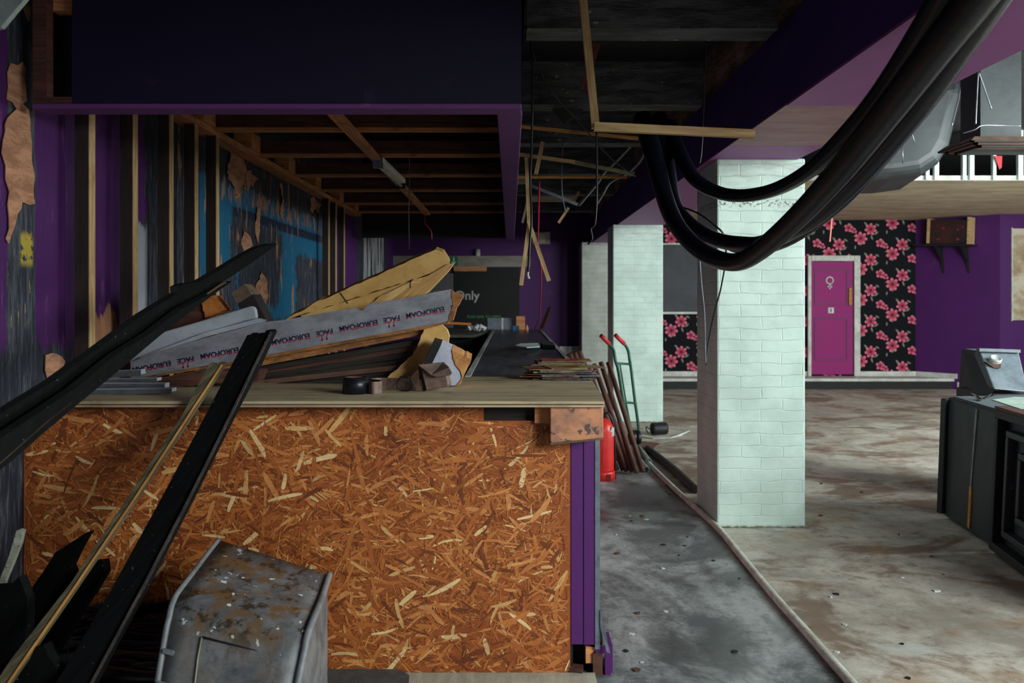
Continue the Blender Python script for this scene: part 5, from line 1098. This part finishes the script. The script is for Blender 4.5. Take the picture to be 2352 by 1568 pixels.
c = g.mix(g.ma('MULTIPLY', upm, g.step(g.noise(g.map(o3, loc=(9,3,3)), 26, 3, .6), .66, .68)), c, s2l((224, 228, 222)))
c = g.mix(g.step(g.noise(g.map(o3, loc=(1,7,3)), 18, 3, .6), .74, .755), c, s2l((190, 196, 188)))
GH = g.done(c, .5, g.ma('ADD', nn, n5), .3, .004)
so = obj('shell', sh, GH, gb); m_ = so.modifiers.new('Solid', 'SOLIDIFY'); m_.thickness = .012; m_.offset = -1
def side(pts, name, dx):
    m = MB(); q = [P(*p) for p in pts]
    back = [V((p.x+dx*.0, 3.46, p.z)) for p in q]
    for a in q: m.v.append(a)
    base = P(*pts[0]); z_end = q[-1].z
    m.v.append(V((q[0].x, q[0].y, z_end))); m.face(list(range(len(q)))+[len(q)], V((0,1,0))); return obj(name, m, GH, gb)
so2 = side(Lp, 'side_wall', 1); so3 = side(Rp, 'side_wall', -1)
for so_ in (so2, so3): mm_ = so_.modifiers.new('Solid', 'SOLIDIFY'); mm_.thickness = .01
RIM = surf('pale_grey_rim', (128,130,134), (102,104,108), 7, rough=.5, speck=(70,62,50), sp_t=.66)
obj('rim', MB().tube([P(*p)+V((-.006,0,.0)) for p in Lp], .010, 10), RIM, gb); obj('rim', MB().tube([P(*p)+V((.008,0,.0)) for p in Rp], .012, 10), RIM, gb)
fpx = lambda u, v: P(395+(700-395)*u-28*v, 1420+ (75)*u+150*v, 2.79-.03*u-.09*v-.012)
li = MB(); li.tube([fpx(.26,1.1), fpx(.24,.5), fpx(.24,.16)], .0025, 6, False); obj('moulded_line', li, surf('cream_line', (170,164,140), (140,134,112), 9), gb)
li = MB(); li.tube([fpx(.24,.16), fpx(.6,.165), fpx(.97,.17)], .003, 6, False); obj('moulded_line', li, CAB, gb)
for v in (.5, 1.0): obj('clip', MB().bar(fpx(-.02, v), fpx(.06, v), .012, .012), RIM, gb)

# ------------------------------------------------------------------ light
W = bpy.data.worlds.new('World'); bpy.context.scene.world = W; W.use_nodes = True
bg = W.node_tree.nodes['Background']; bg.inputs[0].default_value = (.62, .72, .85, 1); bg.inputs[1].default_value = .022
def area(name, loc, target, sx, sy, e, col):
    l = bpy.data.lights.new(name, 'AREA'); l.shape = 'RECTANGLE'; l.size = sx; l.size_y = sy; l.energy = e; l.color = col
    o = bpy.data.objects.new(name, l); COL.objects.link(o); o.location = loc
    o.rotation_euler = (V(target)-V(loc)).to_track_quat('-Z', 'Y').to_euler(); return o
area('daylight_front_window', (4.6, -.3, 3.4), (2.4, 5.0, .3), 3.2, 3.2, 860, (.90, 1, .97))
area('daylight_side_window', (9.6, 8.5, 2.3), (4.5, 11.5, .6), 3.5, 1.4, 130, (.88, 1, .98))
area('rear_column_fill', (6.8, 5.2, 2.5), (1.9, 10.8, .9), 2.6, 1.5, 420, (.90, 1, .97))  # unseen lamp added below the ceiling for the rear columns and far floor
area('rear_fill_lamp', (-1.3, -2.4, 1.1), (1.2, 6, 1.0), 1.6, 1.4, 7, (1, .95, .93))  # weak fill added without a known source, lifts the left-facing sides
cam = bpy.data.cameras.new('Camera'); co_ = bpy.data.objects.new('Camera', cam); COL.objects.link(co_)
co_.location = (0, 0, H); co_.rotation_euler = (math.pi/2, 0, 0)
cam.sensor_width = 36; cam.lens = F/2352*36; cam.shift_x = (1176-CX)/2352; cam.shift_y = -(784-CY)/2352
cam.dof.use_dof = True; cam.dof.focus_distance = 4.4; cam.dof.aperture_fstop = 3.2
cam.clip_start = .05
sc = bpy.context.scene; sc.camera = co_
sc.view_settings.view_transform = 'Standard'; sc.view_settings.look = 'None'; sc.view_settings.gamma = 1; sc.view_settings.exposure = 0; sc.view_settings.use_curve_mapping = False
for o in bpy.data.objects:
    if '_o' in o: del o['_o']
